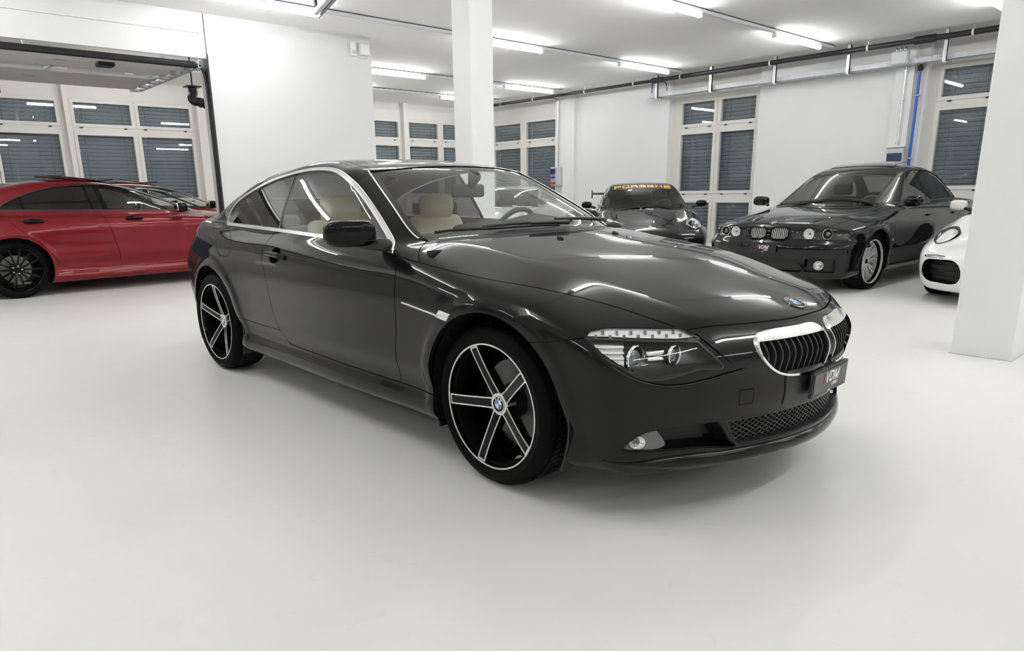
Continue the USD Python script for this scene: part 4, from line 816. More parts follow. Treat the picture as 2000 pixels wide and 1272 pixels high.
# wheels
def ribbon(rho, tau, hw, yt, yb, ang):
    """bar running outwards in a wheel; y is the axle, the outer face towards -y"""
    c, s = math.cos(ang), math.sin(ang); v = []
    for r, t, h, a, b in zip(rho, tau, hw, yt, yb):
        for d in (-1, 1):
            for y in (a, b): v.append((r * c - (t + d * h) * s, y, r * s + (t + d * h) * c))
    f = []
    for i in range(len(rho) - 1):
        o = i * 4; A, Bq = [o, o + 1, o + 3, o + 2], [o + 4, o + 5, o + 7, o + 6]
        for k in range(4): f += [(A[k], A[(k + 1) % 4], Bq[(k + 1) % 4]), (A[k], Bq[(k + 1) % 4], Bq[k])]
    f += [(0, 3, 1), (0, 2, 3)]; o = (len(rho) - 1) * 4; f += [(o, o + 1, o + 3), (o, o + 3, o + 2)]
    t = trimesh.Trimesh(v, f, process=False); t.fix_normals(); return t
def coupe_wheel(base_deg, yplane, loc, rz):
    R, r0, w = .335, .2615, .245; Y0 = -.1145
    wh = UsdGeom.Xform.Define(stage, prim_path("wheel", car)); wh.AddTranslateOp().Set(Gf.Vec3d(*loc)); wh.AddRotateZOp().Set(rz); wh = wh.GetPrim()
    part("tyre", tyre_mesh(R, .2600, w), M["rubber"], wh, 40)
    part("tread", tread_mesh(R, w, 70), M["tread"], wh, False, kind="stuff")
    part("rim", lathe([(.2605, Y0 + .002), (.2590, Y0 - .001), (.2535, Y0 + .001), (.2515, Y0 + .012), (.2430, Y0 + .05), (.2380, Y0 + .12), (.2480, .10), (.2590, .112), (.2610, .10), (.2450, .06), (.2450, Y0 + .03), (.2605, Y0 + .002)], 96), M["gloss_black"], wh, 40)
    part("rim_ring", lathe([(.2612, Y0 + .001), (.2608, Y0 - .0022), (.2545, Y0 - .0018), (.2540, Y0 + .001)], 96), M["silver"], wh, 40)
    dish = lambda r: Y0 + .004 + .050 * np.clip(1 - (np.array(r) - .04) / .215, 0, 1) ** 1.25
    rho = np.linspace(.038, .2525, 12); yt = dish(rho)
    for k in range(5):
        a = math.radians(base_deg + 72 * k)
        hw = np.interp(rho, [.038, .08, .16, .2525], [.024, .0225, .0215, .0225])
        sp = part("spoke", ribbon(rho, 0 * rho, hw, yt, yt + np.interp(rho, [.038, .2525], [.045, .030]), a), M["gloss_black"], wh, 25)
        q = hw - .0028; ln = []
        for d in (-1, 1): ln.append(ribbon(rho, d * q, 0 * q + .0030, yt - .0016, yt + .001, a))
        re = np.array([.2465, .2525]); ln.append(ribbon(re, 0 * re, 0 * re + .0215, dish(re) - .0016, dish(re) + .001, a))
        part("spoke_edge", ln, M["silver"], sp, 25)
        # web from the hub to the next line
        part("wheel_bolt", put(disc(.010, .012, 12), np.array([[1, 0, 0, .056 * math.cos(a)], [0, 0, -1, dish([.056])[0] + .013], [0, 1, 0, .056 * math.sin(a)], [0, 0, 0, 1.0]])), M["black"], sp)
    yh = float(dish([.038])[0])
    hb = part("hub", lathe([(0, yh + .05), (.050, yh + .05), (.050, yh + .004), (.046, yh - .002), (.036, yh - .003), (.035, yh + .001), (0, yh + .001)], 48), M["silver"], wh, 30)
    emblem(wh, np.array([[1, 0, 0, 0], [0, 0, -1, yh - .000], [0, 1, 0, 0], [0, 0, 0, 1.0]]), .0335, M)
    bd = part("brake_disc", lathe([(.075, .030), (.172, .030), (.172, .052), (.075, .052), (.075, .030)], 64), M["disc"], wh, 30)
    part("brake_hat", lathe([(0, .0), (.07, .0), (.076, .03), (.076, .05), (0, .05)], 40), M["black"], wh, 30)
    part("brake_caliper", hull_spheres([((.135 * math.cos(t), y, .135 * math.sin(t)), .022) for t in (2.6, 3.0, 3.4) for y in (.015, .065)], 12), M["black"], wh)
    return wh
coupe_wheel(40, -.895, (0, -.7805, .335), -.8); coupe_wheel(15, -.905, (-2.78, -.790, .335), 0)
coupe_wheel(70, -.895, (0, .7805, .335), 180); coupe_wheel(35, -.905, (-2.78, .790, .335), 180)
# cabin
def seat(y):
    s = part("seat", [blob((-1.52, y, .46), (.52, .50, .16), .06, rot=0, tilt=6), hull_spheres([((-1.76, y + d * .19, .50), .06) for d in (-1, 1)] + [((-1.93, y + d * .17, .97), .055) for d in (-1, 1)] + [((-1.82, y + d * .21, .72), .06) for d in (-1, 1)], 18)], M["beige"], car, label="beige leather front seat")
    part("headrest", hull_spheres([((-1.915, y + d * .095, zz), .042) for d in (-1, 1) for zz in (1.045, 1.125)] + [((-1.885, y + d * .08, 1.085), .042) for d in (-1, 1)], 18), M["beige"], s)
    part("headrest_post", [tube([(-1.925, y + d * .05, .93), (-1.92, y + d * .05, 1.05)], .006, 8) for d in (-1, 1)], M["chrome"], s)
seat(-.38); seat(.38)
rs = part("rear_seat", [blob((-2.42, 0, .50), (.48, 1.16, .18), .07), hull_spheres([((-2.62, d * .50, .55), .07) for d in (-1, 1)] + [((-2.84, d * .46, .90), .06) for d in (-1, 1)], 16)], M["beige"], car, label="beige leather rear bench")
for y in (-.3, .3): part("headrest", hull_spheres([((-2.86, y + d * .09, zz), .036) for d in (-1, 1) for zz in (.94, 1.0)], 14), M["beige"], rs)
part("cabin_floor", bx(-3.0, -.45, -.80, .80, .20, .26), M["interior_dark"], car)
part("bulkhead", bx(-.50, -.47, -.80, .80, .25, .93), M["interior_dark"], car)
part("parcel_shelf", bx(-3.25, -2.86, -.62, .62, .90, .93, .01), M["beige_dark"], car)
for sg in (-1, 1):
    part("door_lining", hull_spheres([((-1.95, sg * .80, .40), .03), ((-.75, sg * .80, .40), .03), ((-1.90, sg * .775, .88), .035), ((-.80, sg * .79, .86), .035), ((-1.4, sg * .76, .68), .03)], 12), M["beige_dark"], car)
    part("rear_lining", hull_spheres([((-2.05, sg * .78, .45), .03), ((-2.75, sg * .72, .5), .03), ((-2.05, sg * .75, .90), .03), ((-2.75, sg * .68, .92), .03)], 12), M["beige_dark"], car)
db = part("dashboard", hull_spheres([((-.58, d * .60, .905), .03) for d in (-1, 1)] + [((-.53, 0, .92), .03)] + [((-1.02, d * .66, .90), .05) for d in (-1, 1)] + [((-1.02, d * .66, .55), .05) for d in (-1, 1)] + [((-.82, d * .64, .945), .035) for d in (-1, 1)] + [((-.6, d * .64, .5), .03) for d in (-1, 1)], 16), M["dash"], car)
part("instrument_hood", hull_spheres([((-.80, .37 + d * .14, .975), .030) for d in (-1, 1)] + [((-1.02, .37 + d * .17, .985), .032) for d in (-1, 1)] + [((-.97, .37, 1.018), .032), ((-.80, .37, 1.005), .03)], 18), M["dash"], db)
part("centre_hood", hull_spheres([((-.80, -.02 + d * .12, .965), .025) for d in (-1, 1)] + [((-1.0, -.02 + d * .18, .975), .028) for d in (-1, 1)] + [((-.95, -.02, 1.0), .03)], 16), M["dash"], db)
A = frame_at((-1.13, .37, .905), (-.93, 0, .36))
stw = part("steering_wheel", put(lathe([(.178 + .015 * math.cos(t), .015 * math.sin(t)) for t in np.linspace(0, 2 * math.pi, 13)], 48, "z"), A), M["dash"], car)
part("steering_hub", [put(blob((0, -.01, -.02), (.13, .12, .05), .024, 14), A)] + [put(hull_spheres([((0, 0, -.015), .014), ((.170 * math.cos(t), .170 * math.sin(t), 0), .011)], 10), A) for t in (0, math.pi, -math.pi / 2)], M["dash"], stw)
part("centre_console", blob((-1.35, 0, .48), (.95, .24, .28), .05, 14), M["interior_dark"], car)
rv = part("rear_view_mirror", hull_spheres([((-1.135, d * .105, 1.185 + e), .018) for d in (-1, 1) for e in (-.02, .02)], 12), M["dash"], car)
part("mirror_foot", hull_spheres([((-1.10, 0, 1.215), .02), ((-1.06, 0, 1.262), .03), ((-1.10, 0, 1.285), .02)], 10), M["dash"], rv)
part("toll_sticker", put(extrude(sbox(-.028, -.013, .028, .013), .001), frame_at(on_top(-1.135, -.06, -.012), (.5, 0, .85))), M["print_white"], car)
# ------------------------------------------------------------------ the other cars
def poly_line(*segs): return [tuple(p) for s_ in segs for p in s_]
def bg_car(name, label, P, MP, loc, deg, ws, dlo, splits, rw, hood, doors, wheels, lamps=(), glass=("glass_ws", "glass_tint"), arches=.365, belt=.92, mesh=(40, 150, 26, 90), spine=(.3, -3.1, .5), sample=None, interior=True, holes_extra=(), chrome=None, category="car"):
    """a car of the background: body split along its gaps, glass, lamps, wheels"""
    c = thing(name, label, category, loc, deg)
    Bd = Body(car_field(P), spine[0], spine[1], spine[2], *mesh); Sh = Bd.shell(0, .010)
    WSp, DL, RWp = Polygon(smooth_line(ws[0], 5).tolist() + smooth_line(ws[1], 5).tolist() + smooth_line(ws[2], 5).tolist()).buffer(0), Polygon(smooth_line(dlo[0], 5).tolist() + smooth_line(dlo[1], 4).tolist()).buffer(0), Polygon(rw)
    ph = math.radians(50); ob = lambda pts: [(-x * math.sin(ph) + s * math.cos(ph), z) for x, s, z in pts]
    LP = [(Polygon(smooth_line(ob(pl), 5, True) if sm else ob(pl)), md) for pl, sm, md in lamps]
    ar = [Point(xc, zc).buffer(arches, 32) for xc, zc, *_ in P["arch"]]
    hl = [prism(DL, "side", .3, 1.2), prism(WSp, "top", .80, 1.6), prism(RWp, "top", .8, 1.6)] + [prism(a, "side", .5, 1.3) for a in ar] + [prism(l, "front", d_.get('lo', .2), 1.4, ph) for l, d_ in LP]
    ex = [(prism(p, k, *r_), d) for p, k, r_, d in holes_extra]
    sl = [prism(slot(h, .0025), "top", .5, 1.3) for h in hood] + [prism(slot(d, .0025), "side", .5, 1.2) for d in doors]
    comps = (Sh - union(hl + sl + [e for e, _ in ex])).decompose()
    done = set()
    for nm, p in (sample or {"body_shell": (-2.3, .9, .7)}).items():
        m = pick(comps, p); k = [i for i, q in enumerate(comps) if q is m][0]
        if k in done: continue
        done.add(k)
        if abs(m.bounding_box()[1]) > .05: part(nm, arrays_of(m, None, True), MP, c); part(nm, arrays_of(m), MP, c)
        else: part(nm, both(m), MP, c)
    lin = Bd.shell(-.0115, .006) - union([prism(DL.buffer(-.012), "side", .3, 1.2), prism(WSp.buffer(-.012), "top", .8, 1.6), prism(RWp.buffer(-.012), "top", .8, 1.6)] + [prism(a, "side", .4, 1.3) for a in ar] + [prism(l, "front", d_.get('lo', .2), 1.4, ph) for l, d_ in LP] + [e for e, _ in ex])
    part("inner_structure", both(lin), M["interior_dark"], c)
    for e, d in ex:
        m_ = Bd.shell(-d, .006) ^ e
        if m_.is_empty(): continue
        if m_.bounding_box()[1] > .02: part("intake", arrays_of(m_, None, True), M["black"], c); part("intake", arrays_of(m_), M["black"], c)
        else: part("intake", both(m_), M["black"], c)
    part("windscreen", both(Bd.shell(-.003, .004) ^ prism(WSp.buffer(-.001), "top", .8, 1.6), 1), M[glass[0]], c)
    part("rear_window", both(Bd.shell(-.003, .004) ^ prism(RWp.buffer(-.001), "top", .8, 1.6), 1), M["glass_tint"], c)
    g = DL.buffer(-.014); left = g
    for mi in (True, False):
        rest = g
        for k, (xa, xb) in enumerate(splits + [(-9, -9)]):
            cutp = Polygon([(xa[0], .7), (9, .7), (9, 1.6), (xa[1], 1.6)]) if xa != -9 else Polygon([(-9, .7), (9, .7), (9, 1.6), (-9, 1.6)])
            piece = rest.intersection(cutp); rest = rest.difference(cutp)
            if piece.area > .004: part("side_window", arrays_of(Bd.shell(-.005, .004) ^ prism(piece.buffer(-.001), "side", .3, 1.2), 1, mi), M[xb if xb != -9 else glass[1]], c)
        for k, (xa, xb) in enumerate(splits):
            bar = LineString([(xa[0], .7), (xa[1], 1.6)]).buffer(.03 if k == 0 else .012).intersection(g.buffer(.004))
            part("window_pillar", arrays_of(Bd.shell(-.003, .006) ^ prism(bar, "side", .3, 1.2), None, mi), M["gloss_black"], c)
        part("window_trim", arrays_of(Bd.shell(.002, .010) ^ prism(DL.buffer(.002).difference(g), "side", .3, 1.2), None, mi), M[chrome or "black"], c)
        for k, (l, md) in enumerate(LP):
            sg = -1 if mi else 1
            h = part("headlight" if md["kind"] == "head" else "front_lamp", arrays_of(Bd.shell(-md.get("depth", .04), .004) ^ prism(l.buffer(.003), "front", md.get("lo", .2) - .04, 1.4, ph), None, mi), M[md.get("back", "lamp_grey")], c)
            part("lamp_wall", arrays_of(Bd.shell(-.002, md.get("depth", .04)) ^ prism(l.buffer(.002).difference(l.buffer(-.003)), "front", md.get("lo", .2) - .02, 1.4, ph), None, mi), M["black"], h)
            part("lens", arrays_of(Bd.shell(-.0015, .004) ^ prism(l.buffer(-.001), "front", md.get("lo", .2), 1.4, ph), 1, mi), M["lens"], h)
            for (x, s, z), r, *dk in md.get("bulbs", ()):
                T = lambda m_: put(m_, np.array([[0, 0, 1, x], [sg, 0, 0, sg * s], [0, 1, 0, z], [0, 0, 0, 1.0]]))
                p = part("reflector_bowl", T(lathe([(0, -.03), (r * .6, -.025), (r * .9, -.005), (r, .015), (r * .93, .015), (r * .8, -.003), (r * .45, -.02), (0, -.022)], 32, "z")), M["gloss_black"] if dk else M["lamp_white"], h); part("ring", T(lathe([(r * .98, .010), (r * 1.10, .010), (r * 1.10, .018), (r * .98, .018), (r * .98, .010)], 32, "z")), M["chrome"], p)
                sp = trimesh.creation.icosphere(2, r * (.62 if dk else .22)); sp.apply_translation([0, 0, -.008]); part("projector_lens", T(sp), M["ball"], p)
    for xc, zc, *_ in P["arch"]:
        for sg in (-1, 1):
            a = np.linspace(-.45, math.pi + .45, 24); ra = arches + .012; o = Polygon([(xc + ra * math.cos(t), zc + ra * math.sin(t)) for t in a] + [(xc + (ra - .007) * math.cos(t), zc + (ra - .007) * math.sin(t)) for t in a[::-1]])
            wl = prism(o, "side", .45, wheels["well"])
            part("wheel_well", [totri(wl) if sg > 0 else mir(wl), bx(xc - .4, xc + .4, sg * .45 - .005, sg * .45 + .005, .16, zc + .36)], M["black"], c)
    for xc, yo, st in wheels["at"]:
        for sg in (-1, 1): wheels["make"](c, (xc, sg * yo, wheels["z"]), (0 if sg < 0 else 180) + st)
    if interior:
        part("cabin_floor", bx(spine[1] + .3, -.35, -.72, .72, .22, .27), M["interior_dark"], c)
        part("bulkhead", bx(-.40, -.37, -.72, .72, .25, belt - .06), M["interior_dark"], c)
        part("dashboard", hull_spheres([((ws[1][-1][0] - .12, d * .58, belt - .085), .03) for d in (-1, 1)] + [((ws[1][-1][0] - .55, d * .60, belt - .07), .04) for d in (-1, 1)] + [((ws[1][-1][0] - .5, d * .60, .5), .04) for d in (-1, 1)], 10), M["dash"], c)
        for y in (-.36, .36):
            x0 = ws[1][-1][0] - 1.25
            s_ = part("seat", hull_spheres([((x0, y + d * .18, .45), .06) for d in (-1, 1)] + [((x0 - .18, y + d * .16, belt + .06), .05) for d in (-1, 1)], 10), M["interior_dark"], c)
            part("headrest", hull_spheres([((x0 - .19, y + d * .09, belt + e), .04) for d in (-1, 1) for e in (.16, .24)], 10), M["interior_dark"], s_)
        A = frame_at((ws[1][-1][0] - .72, .36, belt - .04), (-.9, 0, .42)); part("steering_wheel", put(lathe([(.175 + .013 * math.cos(t), .013 * math.sin(t)) for t in np.linspace(0, 2 * math.pi, 9)], 32, "z"), A), M["dash"], c)
    return c, Bd
def door_mirror(c, MPm, x, s, z, sx=.09, ss=.10, sz=.07, inner=.85):
    for sg in (-1, 1):
        m = part("door_mirror", squircle((x, sg * s, z), (sx * .75, ss, sz), np.eye(3), .68, 36), MPm, c, True)
        part("mirror_arm", hull_spheres([((x + .02, sg * (s - ss * .6), z - sz * .45), .018), ((x + .05, sg * inner, z - sz * .8), .022)], 10), M["black"], m)
        part("mirror_glass", squircle((x - sx * .62, sg * s, z), (.012, ss * .82, sz * .82), np.eye(3), .6, 28), M["chrome"], m, True)
def multi_wheel(n, R, r0, w, face, ring, hw=.010, dish=.03, mesh_like=False, off=0.0, rimmat="gloss_black"):
    def make(c, loc, rz):
        wh = UsdGeom.Xform.Define(stage, prim_path("wheel", c)); wh.AddTranslateOp().Set(Gf.Vec3d(*loc)); wh.AddRotateZOp().Set(rz); wh = wh.GetPrim(); Y0 = -w / 2 + .008
        part("tyre", tyre_mesh(R, r0, w), M["rubber"], wh, 40)
        part("tread", tread_mesh(R, w, 48), M["tread"], wh, False, kind="stuff")
        lip = .05 if mesh_like else .012
        part("rim", lathe([(r0, Y0), (r0 - .006, Y0 - .003), (r0 - .010, Y0), (r0 - .016, Y0 + lip), (r0 - .030, Y0 + lip + .02), (r0 - .034, .06), (r0 - .012, .10), (r0, .10), (r0 - .02, .04), (r0 - .008, Y0 + .03), (r0, Y0)], 64), M[ring], wh, 40)
        rho = np.linspace(.035, r0 - .016, 7); y = Y0 + .006 + (lip if mesh_like else 0) + dish * (1 - (rho - .035) / (r0 - .05)) ** 1.2
        for k in range(n):
            a = 2 * math.pi * (k + off) / n
            if mesh_like:
                t = rho * 0; part("spoke", [ribbon(rho, d * (.004 + .022 * ((rho - .035) / (r0 - .05))), t + hw, y, y + .018, a) for d in (-1, 1)], M[face], wh, 25)
            else: part("spoke", ribbon(rho, 0 * rho, np.interp(rho, [.035, r0], [hw * 1.3, hw]), y, y + .025, a), M[face], wh, 25)
        part("hub", lathe([(0, y[0] - .006), (.030, y[0] - .006), (.060, y[0] + .002), (.070, y[0] + .03), (0, y[0] + .03)], 40), M[face], wh, 30)
        part("hub_cap", lathe([(0, y[0] - .010), (.028, y[0] - .009), (.031, y[0] - .002), (0, y[0])], 32), M["gloss_black"], wh, 30)
        for k in range(5):
            a = 2 * math.pi * k / 5; part("wheel_bolt", lathe([(0, y[0] - .008), (.009, y[0] - .008), (.010, y[0] + .004), (0, y[0] + .004)], 10).apply_translation([.048 * math.cos(a), 0, .048 * math.sin(a)]), M["silver"], wh, 30)
        part("brake_disc", lathe([(.07, .02), (.165, .02), (.165, .045), (.07, .045), (.07, .02)], 48), M["disc"], wh, 30)
    return make
M["paint_red"] = paint("red_metallic_paint", (0.17, 0.003, 0.007), rough=0.40, metal=0.25, spec=.2, coat_ior=1.30)
M["paint_blue_black"] = paint("blue_black_paint", (0.003, 0.0033, 0.0048), rough=0.4, coat_ior=1.42)
M["paint_white"] = paint("white_paint", (0.80, 0.80, 0.79), rough=0.4, spec=.4)
M["paint_silver"] = paint("silver_paint", (0.40, 0.43, 0.43), rough=0.35, metal=0.7, spec=.5)
M["grille_silver"] = plain("grille_silver", (0.55, 0.55, 0.55), 0.3)
M["alloy"] = plain("bright_alloy", (0.84, 0.84, 0.83), 0.30, 0.55)
M["gold"] = plain("gold_print", (0.92, 0.52, 0.06), 0.4)

# --- black saloon (blue-black, round lamps) parked against the right wall
PM = {k: spl(v) for k, v in dict(
    Zc=[(1.0, .56), (.86, .68), (.76, .745), (.6, .79), (.3, .845), (0, .885), (-.4, .935), (-.6, .96), (-1, .975), (-2.5, .985), (-3.0, 1.0), (-3.5, 1.01), (-3.9, .99)],
    crown=[(1, .05), (.5, .055), (0, .055), (-.6, .05), (-2, .055), (-3.5, .06)],
    Wp=[(1, .80), (.6, .865), (.2, .89), (-.6, .893), (-1.5, .90), (-2.6, .895), (-3.3, .86), (-3.9, .78)],
    D=[(.10, .16), (.15, .09), (.2, .035), (.27, .022), (.34, .03), (.45, .010), (.60, 0), (.72, .004), (.82, .022), (.9, .05), (.97, .10), (1.05, .2)],
    Df=[(.10, .16), (.15, .07), (.2, .03), (.3, .012), (.45, .004), (.54, .006), (.60, .018), (.72, .014), (.82, .03), (.9, .06), (.97, .10), (1.05, .2)],
    x0=[(.1, .72), (.15, .82), (.20, .86), (.30, .865), (.45, .875), (.53, .87), (.575, .83), (.62, .80), (.70, .79), (.78, .745), (1, .5)],
    xr=[(.15, -3.8), (.3, -3.9), (.6, -3.94), (.9, -3.9), (1.1, -3.85)],
    Zr=[(.1, .62), (-.45, .96), (-.7, 1.10), (-.95, 1.235), (-1.2, 1.345), (-1.45, 1.41), (-1.75, 1.432), (-2.1, 1.425), (-2.5, 1.37), (-2.8, 1.275), (-3.1, 1.14), (-3.4, .99), (-3.7, .85)],
    Wt=[(-.2, .75), (-.8, .765), (-1.8, .78), (-2.6, .745), (-3.2, .67)], sc=[(-.7, .60), (.2, .54), (.8, .40)]).items()}
PM.update(fa=.27, fp=2.5, ra=.3, rcrown=.035, tum=.44, zb=.16, bf=.36, br=-3.25, kt=.06, kf=.10, screase=.10, arch=[(0, .325, .010, .42, .012, .006), (-2.83, .325, .008, .42, .015, .006)])
sal, BS = bg_car("saloon", "black four-door saloon with silver cross-spoke wheels parked below the cable tray", PM, M["paint_blue_black"], (5.928, 1.923, 0), math.degrees(3.117),
    ws=([(-1.26, .54), (-1.0, .60), (-.75, .645), (-.60, .655)], [(-.56, .63), (-.46, .42), (-.42, .2), (-.41, -.05)], [(-1.14, -.05), (-1.16, .2), (-1.21, .42), (-1.245, .51)]),
    dlo=([(-3.06, .985), (-2.98, 1.06), (-2.78, 1.20), (-2.5, 1.315), (-2.1, 1.365), (-1.7, 1.372), (-1.4, 1.335), (-1.15, 1.24), (-.9, 1.105), (-.66, .965)], [(-.66, .955), (-1.5, .965), (-2.4, .975), (-3.04, .98)]),
    splits=[((-1.70, -1.78), "glass_tint"), ((-2.55, -2.75), "glass_dark")], rw=[(-2.55, -.05), (-2.6, .45), (-3.1, .52), (-3.2, .3), (-3.22, -.05)],
    hood=[[(-.50, .66), (-.40, .72), (0, .70), (.45, .64), (.70, .58), (.90, .54)]], doors=[[(-.62, .97), (-.50, .90), (-.46, .7), (-.46, .5), (-.50, .26)], [(-1.70, .98), (-1.68, .6), (-1.68, .26)], [(-2.78, .99), (-2.72, .85), (-2.55, .72), (-2.40, .55), (-2.36, .26)], [(-.50, .262), (-1.68, .258), (-2.36, .26)], [(.20, .555), (.4, .565), (.75, .57)], [(-.37, .44), (-1.0, .445), (-2.45, .455)]],
    wheels=dict(make=multi_wheel(10, .32, .252, .235, "alloy", "alloy", .010, .02, True, 0, "alloy"), at=[(0, .757, -3), (-2.83, .757, 0)], z=.32, well=.85),
    lamps=[([(.80, .285, .665), (.80, .30, .60), (.74, .55, .595), (.60, .78, .60), (.48, .865, .615), (.50, .855, .665), (.60, .77, .705), (.72, .56, .712), (.78, .36, .705)], False, dict(kind="head", depth=.05, bulbs=[((.725, .45, .655), .055), ((.655, .625, .655), .052, 1)]))],
    sample={"body_shell": (-3.3, .85, .8), "bonnet": (.2, .3, .87), "front_door": (-1.1, .89, .7), "rear_door": (-2.1, .89, .7)},
    holes_extra=[(Polygon([(.075, .590), (.022, .612), (.026, .695), (.06, .722), (.205, .722), (.240, .70), (.238, .622), (.20, .590)]).buffer(-.012).buffer(.012, 4), "front", (.4, 1.2), .06), (Polygon([(-.05, .235), (.42, .235), (.46, .27), (.36, .375), (-.05, .38)]), "front", (.4, 1.2), .08), (sbox(.47, .25, .74, .375).buffer(.01), "front", (.3, 1.2), .07)])
for mi in (True, False):
    sg = -1 if mi else 1
    KM = Polygon([(.075, .590), (.022, .612), (.026, .695), (.06, .722), (.205, .722), (.240, .70), (.238, .622), (.20, .590)]).buffer(-.012).buffer(.012, 4)
    gs = part("grille_surround", arrays_of(BS.shell(.010, .022) ^ prism(KM.buffer(.004).difference(KM.buffer(-.007)), "front", .4, 1.2), None, mi), M["gloss_black"], sal)
    for k in range(9):
        s0 = .042 + k * .0225; part("grille_slat", arrays_of(BS.shell(-.002, .03) ^ prism(sbox(s0 - .0028, .58, s0 + .0028, .73).intersection(KM), "front", .4, 1.2), None, mi), M["grille_silver"], gs)
    c_, n_ = BS.hit("front", .60, .315); A = frame_at((c_ - n_ * .025) * [1, sg, 1], n_ * [1, sg, 1])
    fl = part("fog_lamp", put(lathe([(0, -.02), (.03, -.015), (.048, .008), (.052, .008), (.052, -.02)], 28, "z"), A), M["reflector"], sal); part("fog_lens", put(disc(.047, .003), A @ trimesh.transformations.translation_matrix([0, 0, .006])), M["lens"], fl)
    part("bumper_strip", arrays_of(BS.shell(.010, .016) ^ prism(sbox(.30, .50, .95, .545), "front", .2, 1.2), None, mi), M["paint_blue_black"], sal)
    part("wing_vent", arrays_of(BS.shell(.001, .004) ^ prism(Polygon([(-.30, .74), (-.44, .74), (-.43, .60), (-.36, .60)]), "side", .5, 1.2), None, mi), M["black"], sal)
    part("wing_badge", arrays_of(BS.shell(.004, .004) ^ prism(sbox(-.44, .535, -.385, .56), "side", .5, 1.2), None, mi), M["chrome"], sal)
    for x in (-1.52, -2.42):
        q, n = BS.hit("side", x, .80); part("door_handle", hull_spheres([((q + n * .01 + [d * .07, 0, 0]) * [1, sg, 1], .014) for d in (-1, 1)] + [((q + n * .02) * [1, sg, 1], .015)], 10), M["paint_blue_black"], sal)
plate(sal, frame_at((.892, 0, .49), (1, 0, 0)), .30, .08); c_, n_ = BS.hit("top", .70, .0001); emblem(sal, frame_at(c_ * [1, 0, 1], n_ * [1, 0, 1], (-.3, 0, 1)), .042, M)
door_mirror(sal, M["paint_blue_black"], -.72, .965, .985, .09, .105, .065, .84)
part("sunroof", tilt_panel(both(BS.shell(.008, .006) ^ prism(sbox(-2.0, -.05, -1.48, .40), "top", 1.2, 1.7)), (-1.48, 1.42), 5.0), M["paint_blue_black"], sal, label="tilted open glass sunroof")
def on(Bd, x, y, o): q, n = Bd.hit("top", x, abs(y)); q = q + n * o; return np.array([q[0], math.copysign(q[1], y), q[2]])
for a, b in (((-.50, -.10), (-.62, .55)), ((-.50, -.62), (-.50, -.02))): part("wiper", tube([on(BS, a[0] + (b[0] - a[0]) * t, a[1] + (b[1] - a[1]) * t, .012) for t in np.linspace(0, 1, 6)], .008, 6), M["black"], sal)

# --- rear-engined sports cars: black with a gold banner, silver, and the white roadster behind the right column
PS = {k: spl(v) for k, v in dict(
    Zc=[(1.05, .40), (.95, .50), (.8, .575), (.5, .655), (.2, .735), (-.1, .81), (-.35, .865), (-.8, .89), (-1.8, .91), (-2.5, .91), (-3.0, .84), (-3.3, .72)],
    crown=[(1, .12), (.5, .11), (0, .10), (-.6, .06), (-2, .05), (-3.2, .12)],
    Wp=[(1.0, .75), (.6, .83), (.1, .88), (-.6, .87), (-1.5, .87), (-2.2, .915), (-2.8, .90), (-3.3, .78)],
    D=[(.10, .14), (.15, .07), (.2, .03), (.3, .018), (.45, .004), (.58, 0), (.68, .012), (.76, .035), (.84, .075), (.9, .13), (1.0, .25)],
    Df=[(.10, .16), (.15, .09), (.2, .05), (.3, .02), (.45, .004), (.58, 0), (.68, .012), (.76, .035), (.84, .075), (.9, .13), (1.0, .25)],
    x0=[(.1, .85), (.15, .93), (.2, .965), (.35, .985), (.48, .96), (.58, .88), (.7, .72)],
    xr=[(.15, -3.1), (.3, -3.28), (.55, -3.36), (.8, -3.25), (1.0, -3.1)],
    Zr=[(.2, .60), (-.33, .87), (-.6, 1.02), (-.85, 1.145), (-1.05, 1.225), (-1.3, 1.275), (-1.5, 1.285), (-1.9, 1.26), (-2.3, 1.175), (-2.7, 1.04), (-3.2, .82)],
    Wt=[(-.3, .68), (-1, .70), (-1.6, .70), (-2.3, .65), (-3, .55)]).items()}
PS.update(fa=.46, fp=2.3, ra=.5, rcrown=.045, tum=.50, zb=.13, bf=.40, br=-2.9, kt=.10, kf=.12, xm=-1.3, xn=-1.9, arch=[(0, .32, .010, .41, .012, .01), (-2.35, .325, .010, .42, .02, .02)],
          extra=lambda x, s: .10 * np.exp(-((s - .64) / .15) ** 2) * sstep((x + .55) / .5) * sstep((.66 - x) / .34))
